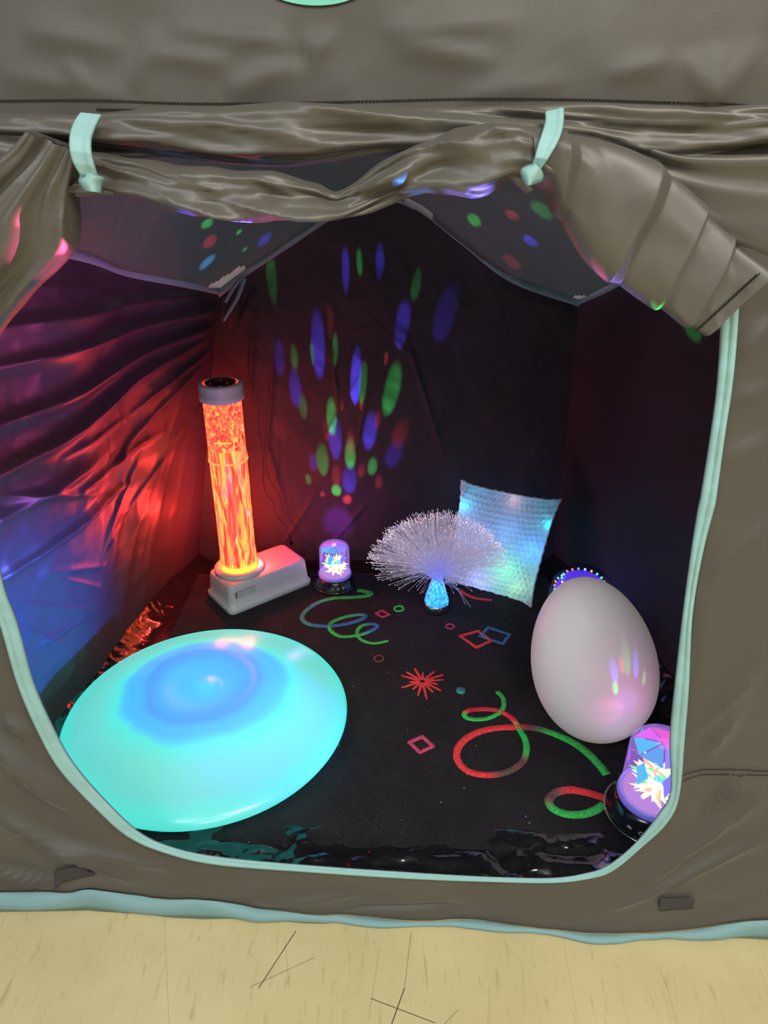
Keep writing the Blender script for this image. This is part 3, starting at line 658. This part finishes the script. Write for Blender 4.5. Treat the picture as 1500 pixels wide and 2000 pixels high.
fm = [1 if sum(V[i][2] for i in f)/4 > .525 else 0 for f in Fc]
mk('glowing_water_column', V, Fc, None, tb, mats=[m_low, m_up], fm=fm)
cv = []
for i in range(15): cv.append((.030-.0012*i, ZT+.01+i*.03))
# bright streak shell just in front of the column surface, thinning upwards
V = []; Fc = []
for s_ in range(46):
    a = random.uniform(0, 2*math.pi); zb = ZT+.01+random.random()**1.6*.34; hgt = random.uniform(.04, .16); wd = random.uniform(.03, .11); n_ = 9
    o_ = len(V)
    for i in range(n_):
        t = i/(n_-1); ww = wd*(math.sin(math.pi*(t*.9+.05)))*(.6+.4*random.random()); aa = a+.08*math.sin(t*5+s_)
        z = min(zb+hgt*t, .66); V += [(X+.0552*math.cos(aa-ww), Y+.0552*math.sin(aa-ww), z), (X+.0555*math.cos(aa), Y+.0555*math.sin(aa), z), (X+.0552*math.cos(aa+ww), Y+.0552*math.sin(aa+ww), z)]
    Fc += gridf(n_, 3, False, False, o_)
mk('light_streaks', V, Fc, m_core, tb)
mk('light_plate', *lathe([(.001, ZT+.010), (.030, ZT+.010), (.052, ZT+.012), (.0553, ZT+.026), (.0557, ZT+.004)], 40, X, Y), emit('lamp_led_plate', (18, 1.3, .15), 1), tb)
V, Fc = [], []
for k in range(40):      # bright crown of light at the foot
    a = 2*math.pi*k/40; h = .012+.028*random.random()**2; o_ = len(V)
    V += [(X+.0556*math.cos(a-.09), Y+.0556*math.sin(a-.09), ZT+.02), (X+.0556*math.cos(a+.09), Y+.0556*math.sin(a+.09), ZT+.02), (X+.0556*math.cos(a+.02), Y+.0556*math.sin(a+.02), ZT+.022+h)]; Fc.append((o_, o_+1, o_+2))
mk('light_streaks', V, Fc, emit('lamp_foot_glow', (22, 1.2, .15), 1), tb)
for zr, rr, th_ in ((.560, .036, .0016), (.492, .0555, .0032)):
    P = [(X+rr*math.cos(a), Y+rr*math.sin(a), zr+.001*math.sin(3*a)) for a in np.linspace(0, 2*math.pi, 41)]
    V, Fc = tube(P, th_, 8, False)
    if rr < .05: V = [(v[0], v[1]-.0215, v[2]) for v in V]
    mk('float_ring', V, Fc, emit('float_ring_glow', (6, .9, .15) if rr < .05 else (6, .5, .15), 1), tb)
cap = mk('tube_cap', *lathe([(.055, .676), (.0635, .676), (.0640, .690), (.0622, .692), (.0620, .716), (.0605, .722), (.056, .7235), (.050, .7235)], 56, X, Y), princ('white_cap_plastic', (.74, .72, .80), .35), bt)
mk('cap_grille', *lathe([(.044, .720), (.044, .7255), (.040, .727), (.001, .727)], 40, X, Y), M_BLKP, cap)
for k in range(5):
    a = k*1.257+.4; mk('screw', *lathe([(.001, .7325), (.0022, .732), (.0024, .728)], 10, X+.04*math.cos(a), Y+.04*math.sin(a)), M_CHR, cap)
for (dx_, dy_, z_, e_) in ((-.066, .035, .24, 3.4), (-.064, .035, .42, 1.2), (.050, .066, .24, 1.9), (.066, .0, .150, .9)):  # red fill points added outside the tube to brighten nearby panels and base
    l = bpy.data.lights.new('tube_side_fill', 'POINT'); l.energy = e_; l.color = (1, .035, .03); l.shadow_soft_size = .0006; o = bpy.data.objects.new('tube_side_fill', l); COL.objects.link(o); o.location = (X+dx_, Y+dy_, z_)
# power cable down the back wall
P = [atY(a, b, 2.150) for a, b in ((484, 735), (494, 765), (504, 790), (505, 840), (513, 880), (514, 930), (516, 955), (534, 985), (538, 1005), (556, 1025), (566, 1045), (568, 1058))]
V, Fc = tube(spline([tuple(p) for p in P], 60), .0017, 8); V2, F2 = tube([P[-1], P[-1]-Vector((-.002, 0, .010))], .006, 10)
cb = empty('power_cable', 'thin black cable hanging down the back panel to the right of the red bubble tube', 'cable', tuple(P[-1]))
mk('wire', V, Fc, M_BLKP, cb); mk('plug', V2, F2, M_BLKP, cb)

# ------------------------------------------------------------------ saucer shaped light seat
def pod_mat():
    m, nt, out = mat('glowing_saucer_plastic'); g = N(nt, 'ShaderNodeTexCoord'); sx = N(nt, 'ShaderNodeSeparateXYZ'); nt.links.new(g.outputs['Object'], sx.inputs[0])
    t = N(nt, 'ShaderNodeTexNoise'); t.inputs['Scale'].default_value = 7; nt.links.new(g.outputs['Object'], t.inputs[0])
    rr = math_(nt, 'SQRT', math_(nt, 'ADD', math_(nt, 'POWER', sx.outputs[0], 2), math_(nt, 'POWER', math_(nt, 'MULTIPLY', sx.outputs[1], 1.05), 2)))
    rr = math_(nt, 'ADD', rr, math_(nt, 'MULTIPLY', math_(nt, 'SUBTRACT', t.outputs[0], .5), .05))
    c = ramp(nt, math_(nt, 'MULTIPLY', rr, 2.5), [(0, (.01, .30, 1.8)), (.10, (.01, .26, 1.8)), (.20, (.01, .22, 1.8)), (.27, (.01, .18, 1.8)), (.33, (.012, .16, 1.8)), (.42, (.02, .38, 1.2)), (.50, (.06, .90, .78)), (.62, (.13, .78, .66)), (.74, (.11, .74, .66)), (.82, (.05, .86, .74)), (1, (.03, .84, .72))])
    b = N(nt, 'ShaderNodeBsdfPrincipled'); b.inputs['Base Color'].default_value = (.16, .18, .18, 1); b.inputs['Roughness'].default_value = .25; nt.links.new(c, b.inputs['Emission Color'])
    st = ramp(nt, math_(nt, 'MULTIPLY', rr, 2.5), [(0, (1, 1, 1)), (.34, (1, 1, 1)), (.45, (.45, .45, .45)), (1, (.40, .40, .40))])
    nt.links.new(math_(nt, 'MULTIPLY', st, 2.0), b.inputs['Emission Strength'])
    nt.links.new(b.outputs[0], out.inputs[0]); return m
pod = empty('light_seat', 'large turquoise glowing saucer shaped light seat at the front left of the carpet', 'lamp', (-.427, 1.335, ZC+.0045))
prof = [(.001, 0), (.12, 0), (.20, .008), (.27, .022), (.315, .040), (.332, .052), (.337, .060), (.332, .069), (.318, .079), (.29, .093), (.25, .112), (.21, .130), (.17, .145), (.13, .153), (.10, .152), (.07, .146), (.045, .143), (.03, .146), (.015, .149), (.001, .149)]
pr = spline([(a, b) for a, b in prof], 70)
V, Fc = lathe([(max(a, .0005), b) for a, b in pr], 96)
shell = mk('glowing_shell', V, Fc, pod_mat(), pod, world=False); pod.rotation_euler = (math.radians(0), math.radians(0), 0)

# ------------------------------------------------------------------ egg lamp
egg = empty('egg_light', 'large white egg shaped light leaning beside the right side panel of the tent', 'lamp', (.493, 1.360, ZC))
V = []; n = 60; k = 80; Lh = .212; Rr = .144
for i in range(n):
    a = math.pi*i/(n-1); c = math.cos(a); r = Rr*math.sin(a)*(1-.13*c+.02*c*c); z = Lh*c
    for j in range(k): b = 2*math.pi*j/k; V.append(Vector((r*math.cos(b), r*math.sin(b), z)))
Rm = Matrix.Rotation(math.radians(-14), 3, 'Y') @ Matrix.Rotation(math.radians(-4), 3, 'X')
V = [Rm @ v for v in V]; mz = min(v.z for v in V); V = [v-Vector((0, 0, mz-.001)) for v in V]
M_EGG = princ('frosted_white_plastic', (.80, .76, .75), .42, spec=.35, emis=(.50, .42, .42), estr=.26)
mk('frosted_shell', V, gridf(n, k, False, True), M_EGG, egg, world=False)

# ------------------------------------------------------------------ LED dome lamp behind the egg
dm = empty('dotted_led_lamp', 'dark round lamp with rows of coloured led dots peeping out behind the white egg', 'lamp', (.600, 1.85, ZC+.014))
Rt = Matrix.Scale(1.22, 3) @ Matrix.Rotation(math.radians(7), 3, 'X')
def dl(prof, n=48): V, Fc = lathe(prof, n); return [Rt @ Vector(v) for v in V], Fc
V, Fc = dl([(.001, 0), (.075, 0), (.082, .012), (.080, .03), (.072, .036), (.001, .036)]); mk('base', V, Fc, M_BLKP, dm, world=False)
M_VIO = princ('violet_reflector', (.10, .05, .45), .25, emis=(.10, .04, .9), estr=1.0)
V, Fc = dl([(.070, .035), (.066, .06), (.055, .085), (.036, .100), (.001, .106)]); mk('reflector', V, Fc, M_VIO, dm, world=False)
V, Fc = dl([(.081, .032), (.080, .06), (.070, .092), (.050, .112), (.026, .120), (.001, .122)]); mk('clear_cover', V, Fc, clear('clear_dome', (.75, .75, .8)), dm, world=False)
LC = [(.15, 1, .4), (1, .15, .2), (.2, .4, 1), (1, .5, .08), (.15, 1, .35), (1, .2, .1), (.5, 1, .8)]
LM = [emit('led_dot', c, 2.2) for c in LC]
for row, (r, z, cnt) in enumerate(((.0665, .068, 26), (.052, .092, 20))):
    for q in range(cnt):
        a = 2*math.pi*q/cnt; c = Rt @ Vector((r*math.cos(a), r*math.sin(a), z)); V, Fc = lathe([(.0004, -.0036), (.0026, -.0026), (.0036, 0), (.0026, .0026), (.0004, .0036)], 10, c.x, c.y, c.z); mk('led_dot', V, Fc, LM[(q*3+row) % 7], dm, world=False)

# ------------------------------------------------------------------ rotating disco lamps
def disco(name, label, loc, sc, rz):
    r = empty(name, label, 'lamp', loc, None)
    base = mk('base', *lathe([(.001, 0), (.060, 0), (.067, .003), (.069, .008), (.066, .014), (.062, .024), (.057, .034), (.053, .040), (.001, .040)], 64), M_BLKP, r, world=False)
    V, Fc = [], []
    for i in range(3):     # three touch symbols
        a = math.radians(-62-16*i); c = Vector((.0635*math.cos(a), .0635*math.sin(a), .022)); Rz = Matrix.Rotation(a, 3, 'Z')
        for q in range(3 if i != 1 else 1):
            P = [c+Rz @ Vector((.0010, .0032*(1 if i == 1 else .55)*math.cos(b)+(q-1)*.0018*(i != 1), .003*(1 if i == 1 else .5)*math.sin(b)+(q % 2)*.002*(i != 1))) for b in np.linspace(0, 2*math.pi, 12)]
            v, f = tube(P, .0006, 4, False); o_ = len(V); V += v; Fc += [tuple(j+o_ for j in g_) for g_ in f]
    mk('touch_symbols', V, Fc, princ('white_print', (.7, .7, .7), .5), base, world=False)
    P = [(.0692*math.cos(b), .0692*math.sin(b), .008) for b in np.linspace(0, 2*math.pi, 49)]; mk('chrome_rim', *tube(P, .0009, 6, False), M_CHR, base, world=False)
    mk('lamp_ring', *lathe([(.046, .040), (.0535, .040), (.0545, .044), (.0535, .049), (.0505, .051), (.048, .050)], 64), princ('violet_ring_plastic', (.30, .28, .55), .2, emis=(.10, .08, .6), estr=.5), r, world=False)
    dome = mk('clear_dome', *lathe([(.0498, .049), (.0492, .10), (.0485, .136), (.0468, .143), (.043, .148), (.028, .1545), (.012, .1575), (.0004, .158)], 64), clear('lamp_dome', (.92, .9, 1), em=(.20, .10, .42), es=.55), r, world=False)
    mk('led_plate', *lathe([(.0004, .056), (.030, .055), (.044, .052), (.0475, .0505)], 40), emit('led_plate', (.55, .28, .65), .8), r, world=False)
    # faceted coloured panels on the inside of the dome wall
    cols = [((1, .12, .9), .8), ((.22, .2, 1), .9), ((.02, .65, .95), .8), ((.6, .12, 1), .9), ((.05, .45, .9), .8), ((1, .10, .6), .8), ((.3, .3, 1), .8)]
    ms = [emit('facet_glow', c, s_) for c, s_ in cols]; V = []; Fc = []; fm = []
    for q in range(14):
        if q % 2: continue
        a = q/14*2*math.pi; w = .26; o_ = len(V); z0 = .085+.014*random.random(); z1 = .136-.008*random.random()
        for aa, z in ((a-w*.2, z0), (a+w, z0+.026), (a+w*.1, z1+.004), (a-w*.8, z1-.016)): V.append((.0465*math.cos(aa), .0465*math.sin(aa), z))
        Fc.append((o_, o_+1, o_+2, o_+3)); fm.append(q*3 % 7)
    for q in range(7):
        a = q/7*2*math.pi+.2; w = .43; o_ = len(V); V += [(.004*math.cos(a), .004*math.sin(a), .150), (.044*math.cos(a-w), .044*math.sin(a-w), .1405), (.044*math.cos(a+w), .044*math.sin(a+w), .1405)]; Fc.append((o_, o_+1, o_+2)); fm.append((q*2+1) % 7)
    f_ = mk('facet_panels', V, Fc, None, r, world=False, smooth=False, mats=ms, fm=fm)
    # star shaped crystals
    def star(c, R0, R1, n_, mats_, seed, tilt=0):
        rnd = random.Random(seed); V = [Vector((0, 0, 0))*1]; Fc = []; fm = []; V = []
        for q in range(n_):
            d = Vector((rnd.gauss(0, 1), rnd.gauss(0, 1), rnd.gauss(0, .8))).normalized(); e1 = d.orthogonal().normalized(); e2 = d.cross(e1); o_ = len(V)
            for b in range(4): V.append(Vector(c)+(e1*math.cos(b*1.571)+e2*math.sin(b*1.571))*R0*.42)
            V.append(Vector(c)+d*R1*rnd.uniform(.6, 1)); col = rnd.randrange(len(mats_))
            for b in range(4): Fc.append((o_+b, o_+(b+1) % 4, o_+4)); fm.append(col)
            Fc.append((o_, o_+1, o_+2, o_+3)); fm.append(col)
        mk('star_crystal', V, Fc, None, r, world=False, smooth=False, mats=mats_, fm=fm)
    hot = [emit('crystal_hot', (1, .9, .85), 3), emit('crystal_hot', (1, .75, .25), 2.5), emit('crystal_hot', (.9, 1, .9), 3)]
    mix = [emit('crystal_tint', (.15, 1, .12), 1.1), emit('crystal_tint', (1, .5, .1), 1.3), emit('crystal_tint', (.08, .75, 1), 1.2), emit('crystal_tint', (1, .9, .7), 2)]
    star((0, 0, .078), .024, .050, 40, hot+mix+hot, 1); star((0, 0, .072), .026, .034, 26, hot, 9); star((.004, -.016, .070), .014, .040, 18, mix+hot, 2); star((.020, -.012, .098), .009, .020, 12, hot+mix, 3); star((-.018, -.014, .100), .008, .018, 10, hot+mix, 4); star((0, -.02, .11), .006, .020, 8, mix, 5)
    r.scale = (sc,)*3; r.rotation_euler = (0, 0, rz); return r
l1 = gnd(655, 1142, ZC); l2 = gnd(1266, 1590, ZC)
L1 = disco('disco_lamp', 'small black based disco lamp with clear dome beside the white bubble tube box', (l1.x, l1.y, ZC+.001), 1.0, 0)
L2 = disco('disco_lamp', 'larger bright disco lamp at the front right, partly hidden behind the doorway trim', (l2.x, l2.y, ZC+.001), 1.36, -.75)

# ------------------------------------------------------------------ fibre optic lamp
fb = gnd(852, 1190, ZC)
fo = empty('fibre_optic_lamp', 'fibre optic lamp with blue glowing cone base and white fountain of fibres before the cushion', 'lamp', (fb.x, fb.y, ZC+.001))
mk('chrome_base', *lathe([(.001, 0), (.037, 0), (.038, .003), (.038, .026), (.036, .028), (.001, .028)], 56), M_CHR, fo, world=False)
def cone_mat():
    m, nt, out = mat('blue_cut_plastic'); b = N(nt, 'ShaderNodeBsdfPrincipled'); b.inputs['Base Color'].default_value = (.1, .3, .8, 1); b.inputs['Roughness'].default_value = .15
    g = N(nt, 'ShaderNodeTexCoord'); mp = N(nt, 'ShaderNodeMapping'); mp.inputs['Scale'].default_value = (150, 150, 70); mp.inputs['Rotation'].default_value = (0, .4, 0); nt.links.new(g.outputs['Object'], mp.inputs[0])
    vo = N(nt, 'ShaderNodeTexVoronoi'); vo.inputs['Scale'].default_value = 1; nt.links.new(mp.outputs[0], vo.inputs[0])
    nt.links.new(ramp(nt, vo.outputs['Distance'], [(0, (.22, .85, 1)), (.35, (.03, .42, 1)), (.8, (.01, .12, .95))]), b.inputs['Emission Color']); b.inputs['Emission Strength'].default_value = 1.5
    nt.links.new(b.outputs[0], out.inputs[0]); return m
V = []; n = 26; k = 40
for i in range(n):
    t = i/(n-1); z = .028+.082*t; r = np.interp(t, [0, .06, .2, .9, 1], [.036, .038, .035, .019, .016])
    for j in range(k): a = 2*math.pi*j/k; rr = r+.0012*math.cos(a*10+i*1.3)*math.sin(math.pi*t); V.append((rr*math.cos(a), rr*math.sin(a), z))
mk('lamp_cone', V, gridf(n, k, False, True)+[tuple(range((n-1)*k, n*k))], cone_mat(), fo, world=False)
def fib_mat():
    m, nt, out = mat('optic_fibre'); b = N(nt, 'ShaderNodeBsdfPrincipled'); b.inputs['Base Color'].default_value = (.55, .54, .60, 1); b.inputs['Roughness'].default_value = .3
    g = N(nt, 'ShaderNodeTexCoord'); sx = N(nt, 'ShaderNodeSeparateXYZ'); nt.links.new(g.outputs['Object'], sx.inputs[0]); ln = N(nt, 'ShaderNodeVectorMath', operation='DISTANCE'); nt.links.new(g.outputs['Object'], ln.inputs[0]); ln.inputs[1].default_value = (0, 0, .11)
    nt.links.new(ramp(nt, math_(nt, 'MULTIPLY', ln.outputs['Value'], 4), [(0, (.05, .18, 1)), (.18, (.16, .18, .75)), (.45, (.30, .26, .42)), (1, (.50, .42, .52))]), b.inputs['Emission Color']); b.inputs['Emission Strength'].default_value = .50
    nt.links.new(b.outputs[0], out.inputs[0]); return m
V = []; Fc = []; TV = []; TF = []; tm = []
for q in range(1300):
    az = random.uniform(0, 2*math.pi); el = math.acos(1-random.random()**.9*.80)
    L_ = random.uniform(.222, .240)*(1-.06*math.cos(el))
    d = Vector((math.cos(az)*math.sin(el), math.sin(az)*math.sin(el)*(.85 if math.sin(az) < 0 else .12), math.cos(el)))
    s0 = Vector((random.gauss(0, .005), random.gauss(0, .005), .105)); P = []
    for i in range(8):
        t = i/7; dir_ = Vector((0, 0, 1)).lerp(d, min(1, .35+t*1.2)).normalized(); p = s0 if i == 0 else P[-1]+dir_*L_/7+Vector((d.x, d.y, 0))*0-Vector((0, 0, .004*t*t*math.sin(el))); P.append(p)
    v, f = tube(P, .00036, 3, False); o_ = len(V); V += v; Fc += [tuple(j+o_ for j in g_) for g_ in f]
    v, f = tube([P[-1], P[-1]+(P[-1]-P[-2]).normalized()*.004], .0006, 4); o_ = len(TV); TV += v; TF += [tuple(j+o_ for j in g_) for g_ in f]; tm += [random.choice((0, 0, 0, 1, 2))]*len(f)
for (a_, b_) in (((-.06, 0, .118), (-.10, -.01, .113)), ((.06, -.03, .09), (.10, -.05, .04)), ((.05, -.02, .10), (.085, -.05, .05))):
    P = spline([(0, 0, .105), a_, b_], 8); v, f = tube([tuple(p) for p in P], .0006, 3, False); o_ = len(V); V += v; Fc += [tuple(j+o_ for j in g_) for g_ in f]
fs_ = mk('fibre_spray', V, Fc, fib_mat(), fo, world=False, kind='stuff')
mk('fibre_tips', TV, TF, None, fs_, world=False, kind='stuff', mats=[emit('fibre_tip', (1, .9, 1), 1.1), emit('fibre_tip', (1, .4, .5), 1.0), emit('fibre_tip', (.45, .5, 1), 1.2)], fm=tm)

# ------------------------------------------------------------------ cushion
def cush_mat():
    m, nt, out = mat('white_dimple_plush'); tr = N(nt, 'ShaderNodeBsdfTranslucent'); tr.inputs[0].default_value = (.85, .85, .85, 1); b = N(nt, 'ShaderNodeBsdfPrincipled'); b.inputs['Base Color'].default_value = (.60, .58, .57, 1); b.inputs['Roughness'].default_value = .9; b.inputs['Sheen Weight'].default_value = .3
    mx = N(nt, 'ShaderNodeMixShader'); mx.inputs[0].default_value = .5; nt.links.new(tr.outputs[0], mx.inputs[1]); nt.links.new(b.outputs[0], mx.inputs[2]); nt.links.new(mx.outputs[0], out.inputs[0]); return m
c4 = [atY(868, 1140, 2.02), atY(1036, 1198, 1.885), atY(1096, 976, 2.055), atY(900, 938, 2.085)]
c4[1].z = max(c4[1].z, ZC+.004); c4[0].z = max(c4[0].z, ZC+.008)
cu = empty('led_cushion', 'square white dimpled plush cushion glowing blue and green, leaning on the back panel', 'cushion', tuple((c4[0]+c4[1])/2))
nrm = (c4[1]-c4[0]).cross(c4[3]-c4[0]).normalized()
if nrm.y > 0: nrm = -nrm
n = 110; V = []
side = []
for sgn in (1, -1):
    for i in range(n):
        for j in range(n):
            u = j/(n-1)*2-1; v = i/(n-1)*2-1
            pu = u*(1-.07*(1-v**4)); pv = v*(1-.07*(1-u**4))
            p = c4[0].lerp(c4[1], (pu+1)/2).lerp(c4[3].lerp(c4[2], (pu+1)/2), (pv+1)/2)
            th = .062*max(0, (1-u**2)*(1-v**2))**.42
            dx, dy = u*9.5, v*9.5; row = math.floor(dy+.5); du = (dx+(.5 if row % 2 else 0))-math.floor(dx+(.5 if row % 2 else 0)+.5); dv = dy-row
            dim = -.0075*math.exp(-((du*2.6)**2+(dv*2.6)**2)*2)*min(1, th*40)
            wr = .0025*math.sin(17*u+5*math.sin(9*v))*(abs(u)**8+abs(v)**8)
            V.append(p+nrm*(sgn*(th+dim)+wr))
Fc = gridf(n, n)+gridf(n, n, False, False, n*n)
bd = [j for j in range(n)]+[i*n+n-1 for i in range(1, n)]+[(n-1)*n+j for j in range(n-2, -1, -1)]+[i*n for i in range(n-2, 0, -1)]
for a, b in zip(bd, bd[1:]+bd[:1]): Fc.append((a, b, b+n*n, a+n*n))
M_CU = cush_mat(); pl = mk('cushion_cover', V, Fc, M_CU, cu)
P = []
for q, b in enumerate(bd): P.append(Vector(V[b])+nrm*.0015*math.sin(q*.6)+Vector((0, 0, .001*math.sin(q*.9))))
P.append(P[0]); mk('seam_piping', *tube(P, [.0032+.001*math.sin(q*.7) for q in range(len(P))], 6, False), princ('white_piping', (.72, .72, .74), .8), cu)
def plight(name, loc, col, e, r=.012):
    l = bpy.data.lights.new(name, 'POINT'); l.energy = e; l.color = col; l.shadow_soft_size = r; o = bpy.data.objects.new(name, l); COL.objects.link(o); o.location = loc; return o
for (u, v, col, e) in ((.10, .78, (.1, .7, 1), .12), (.30, .45, (.15, .35, 1), .2), (.62, .30, (.25, 1, .5), .24), (.82, .50, (.1, .4, 1), .2), (.93, .75, (.05, .8, .9), .07), (.40, .18, (.5, .45, 1), .2), (.55, .62, (.25, .5, 1), .14), (.2, .5, (.5, .5, 1), .10), (.80, .16, (.5, .8, .5), .08), (.55, .88, (.8, .5, .5), .05)):
    p = c4[0].lerp(c4[1], u).lerp(c4[3].lerp(c4[2], u), v)+nrm*.005; plight('cushion_led', p, [c**1.5 for c in col], e*.75)

# ------------------------------------------------------------------ coloured beams thrown by the disco lamps
bpy.context.view_layer.update(); DG = bpy.context.evaluated_depsgraph_get()
def hit(px, py):
    o = Vector((0, 0, H)); d = ray(px, py).normalized(); 
    for _ in range(6):
        ok, loc, nn, idx, ob, mm = S.ray_cast(DG, o, d)
        if not ok: return None, None, None
        return loc, nn, ob
def beam(src, px, py, wpx, col, gain=1.0, alb=.05, blend=.8, st=1.0):
    loc, nn, ob = hit(px, py)
    if loc is None: return
    v = loc-src; d = v.length; dep = loc.y*CT+(H-loc.z)*ST; w = wpx/F*dep/2
    cosn = max(.15, abs(nn.dot(v.normalized())))
    l = bpy.data.lights.new('lamp_beam', 'SPOT'); l.spot_size = max(2*math.atan(w*1.3/d*(st if st > 1 else 1)), .0176); l.spot_blend = blend; l.shadow_soft_size = .0006; l.color = col
    l.energy = min(4*math.pi*math.pi*.16*gain/alb*d*d/cosn, 500)
    o = bpy.data.objects.new('lamp_beam', l); COL.objects.link(o); o.location = src; o.rotation_euler = v.to_track_quat('-Z', 'Y').to_euler(); o.scale = (1/st, 1, 1)
s1 = Vector((l1.x, l1.y, ZC+.166)); Bc, Gc, Rc, Pc = (.10, .07, 1), (.06, .9, .15), (1, .06, .08), (.45, .05, 1)
for (a, b, w, c, g_) in ((622, 685, 24, Bc, 1.5), (610, 690, 9, Gc, .5), (655, 680, 10, Gc, .6), (787, 630, 20, Bc, 1), (754, 700, 6, Rc, .8), (694, 750, 18, Bc, 1.8), (708, 752, 14, Gc, .7), (765, 765, 22, Gc, .9), (577, 762, 20, Bc, 1), (592, 795, 14, Gc, .5),
        (648, 820, 18, Gc, 1), (655, 862, 24, Bc, 1.9), (638, 848, 12, Rc, .5), (705, 790, 6, Rc, .9), (668, 795, 5, Rc, .8), (722, 848, 22, Bc, 1.6), (737, 822, 10, Rc, .6), (684, 892, 20, Gc, 1.5), (684, 866, 14, Rc, .6), (630, 902, 22, Gc, 1),
        (612, 905, 14, Bc, 1), (657, 930, 17, Rc, .9), (682, 941, 26, Bc, 1.6), (727, 912, 15, Gc, 1.2), (706, 920, 12, Rc, .7), (768, 890, 22, Bc, .7), (780, 850, 20, Rc, .4), (657, 958, 18, Gc, 3), (678, 976, 16, Rc, 3), (602, 936, 9, Gc, .9), (630, 965, 9, Rc, 1.6),
        (740, 942, 12, Rc, .6), (675, 525, 14, Bc, 1), (742, 510, 13, Bc, 1), (702, 512, 10, Gc, .6), (868, 620, 26, Bc, .35), (645, 630, 12, Rc, .25), (545, 840, 16, Rc, .4), (545, 700, 18, Bc, .4), (575, 700, 12, Gc, .35), (812, 560, 12, Gc, .3), (530, 540, 16, Gc, .3),
        (660, 1020, 56, Pc, .8),
        (360, 412, 16, Bc, 1), (404, 437, 20, Gc, .8), (470, 428, 22, Bc, 1), (467, 453, 10, Gc, 1), (410, 472, 24, Rc, .5), (405, 512, 20, (.1, .5, 1), 1), (517, 468, 24, Bc, 1), (478, 487, 9, Gc, 1),
        (1036, 472, 26, Bc, 1.1), (926, 430, 24, Gc, .7), (940, 384, 20, Bc, 1), (1000, 420, 24, Rc, .5), (1058, 410, 40, Gc, .35), (1000, 512, 22, Rc, .25)):
    beam(s1, a, b, w, c, g_*.8, st=1.8 if 500 < b < 950 else 1.2)
s2 = Vector((l2.x, l2.y, ZC+.222))
for (a, b, w, c, g_) in ((1214, 1300, 10, (1, .15, .1), .7), (1200, 1312, 14, (.12, .12, 1), 1.3), (1242, 1300, 14, (.12, .12, 1), 1.3), (1202, 1345, 10, (.05, 1, .1), 1.2), (1258, 1325, 9, (.05, 1, .1), .7), (1224, 1288, 18, (.1, 1, .2), .4), (1188, 1392, 60, (1, .12, .5), .9), (1225, 1372, 50, (.3, .2, 1), .9), (1205, 1425, 40, (.1, .7, 1), .35)):
    beam(s2, a, b, w, c, g_*(2.6 if w < 20 else 1.2), .8, st=2.6 if w < 20 else 1.2)
for (a, b, w, c, g_) in ((1352, 638, 34, (.05, 1, .15), .9), (1285, 600, 16, (.05, 1, .15), .7), (1165, 500, 22, (1, .1, .2), .6), (1210, 545, 90, (.3, .2, 1), .5), (800, 345, 60, (.1, .3, 1), 1), (885, 290, 90, (.25, .2, 1), .4), (330, 385, 60, (.25, .2, 1), .6), (500, 412, 90, (.8, .1, .6), .5), (575, 412, 60, (.2, .25, 1), .7), (80, 500, 90, (1, .1, .35), 1.2), (110, 480, 30, (1, .1, .3), .8)):
    beam(s2 if a > 700 else s2, a, b, w, c, g_, .1)
plight('lamp_glow', Vector((l1.x, l1.y, ZC+.170)), (.45, .12, 1), .4, .01)
plight('lamp_glow', s2+Vector((0, 0, .004)), (1, .14, .62), .25, .03)
def wide(src, px, py, deg, col, e):
    loc, nn, ob = hit(px, py); l = bpy.data.lights.new('lamp_wash', 'SPOT'); l.spot_size = math.radians(deg); l.spot_blend = 1; l.color = col; l.energy = e; l.shadow_soft_size = .03
    o = bpy.data.objects.new('lamp_wash', l); COL.objects.link(o); o.location = src; o.rotation_euler = (loc-src).to_track_quat('-Z', 'Y').to_euler()
wide(s2, 120, 820, 50, (1, .08, .34), 50)
wide(s2, 60, 1290, 36, (.01, .16, 1), 420)  # extra blue spot added to imitate the light seat's glow on the left panel
wide(s2, 200, 560, 34, (.08, .15, 1), 14)
wide(s1, 560, 430, 80, (.62, .40, .9), 1.6)
wide(s1, 1000, 480, 50, (.25, .3, 1), 2)
plight('fibre_glow', Vector((fb.x, fb.y-.05, ZC+.10)), (.05, .2, 1), .08, .02)
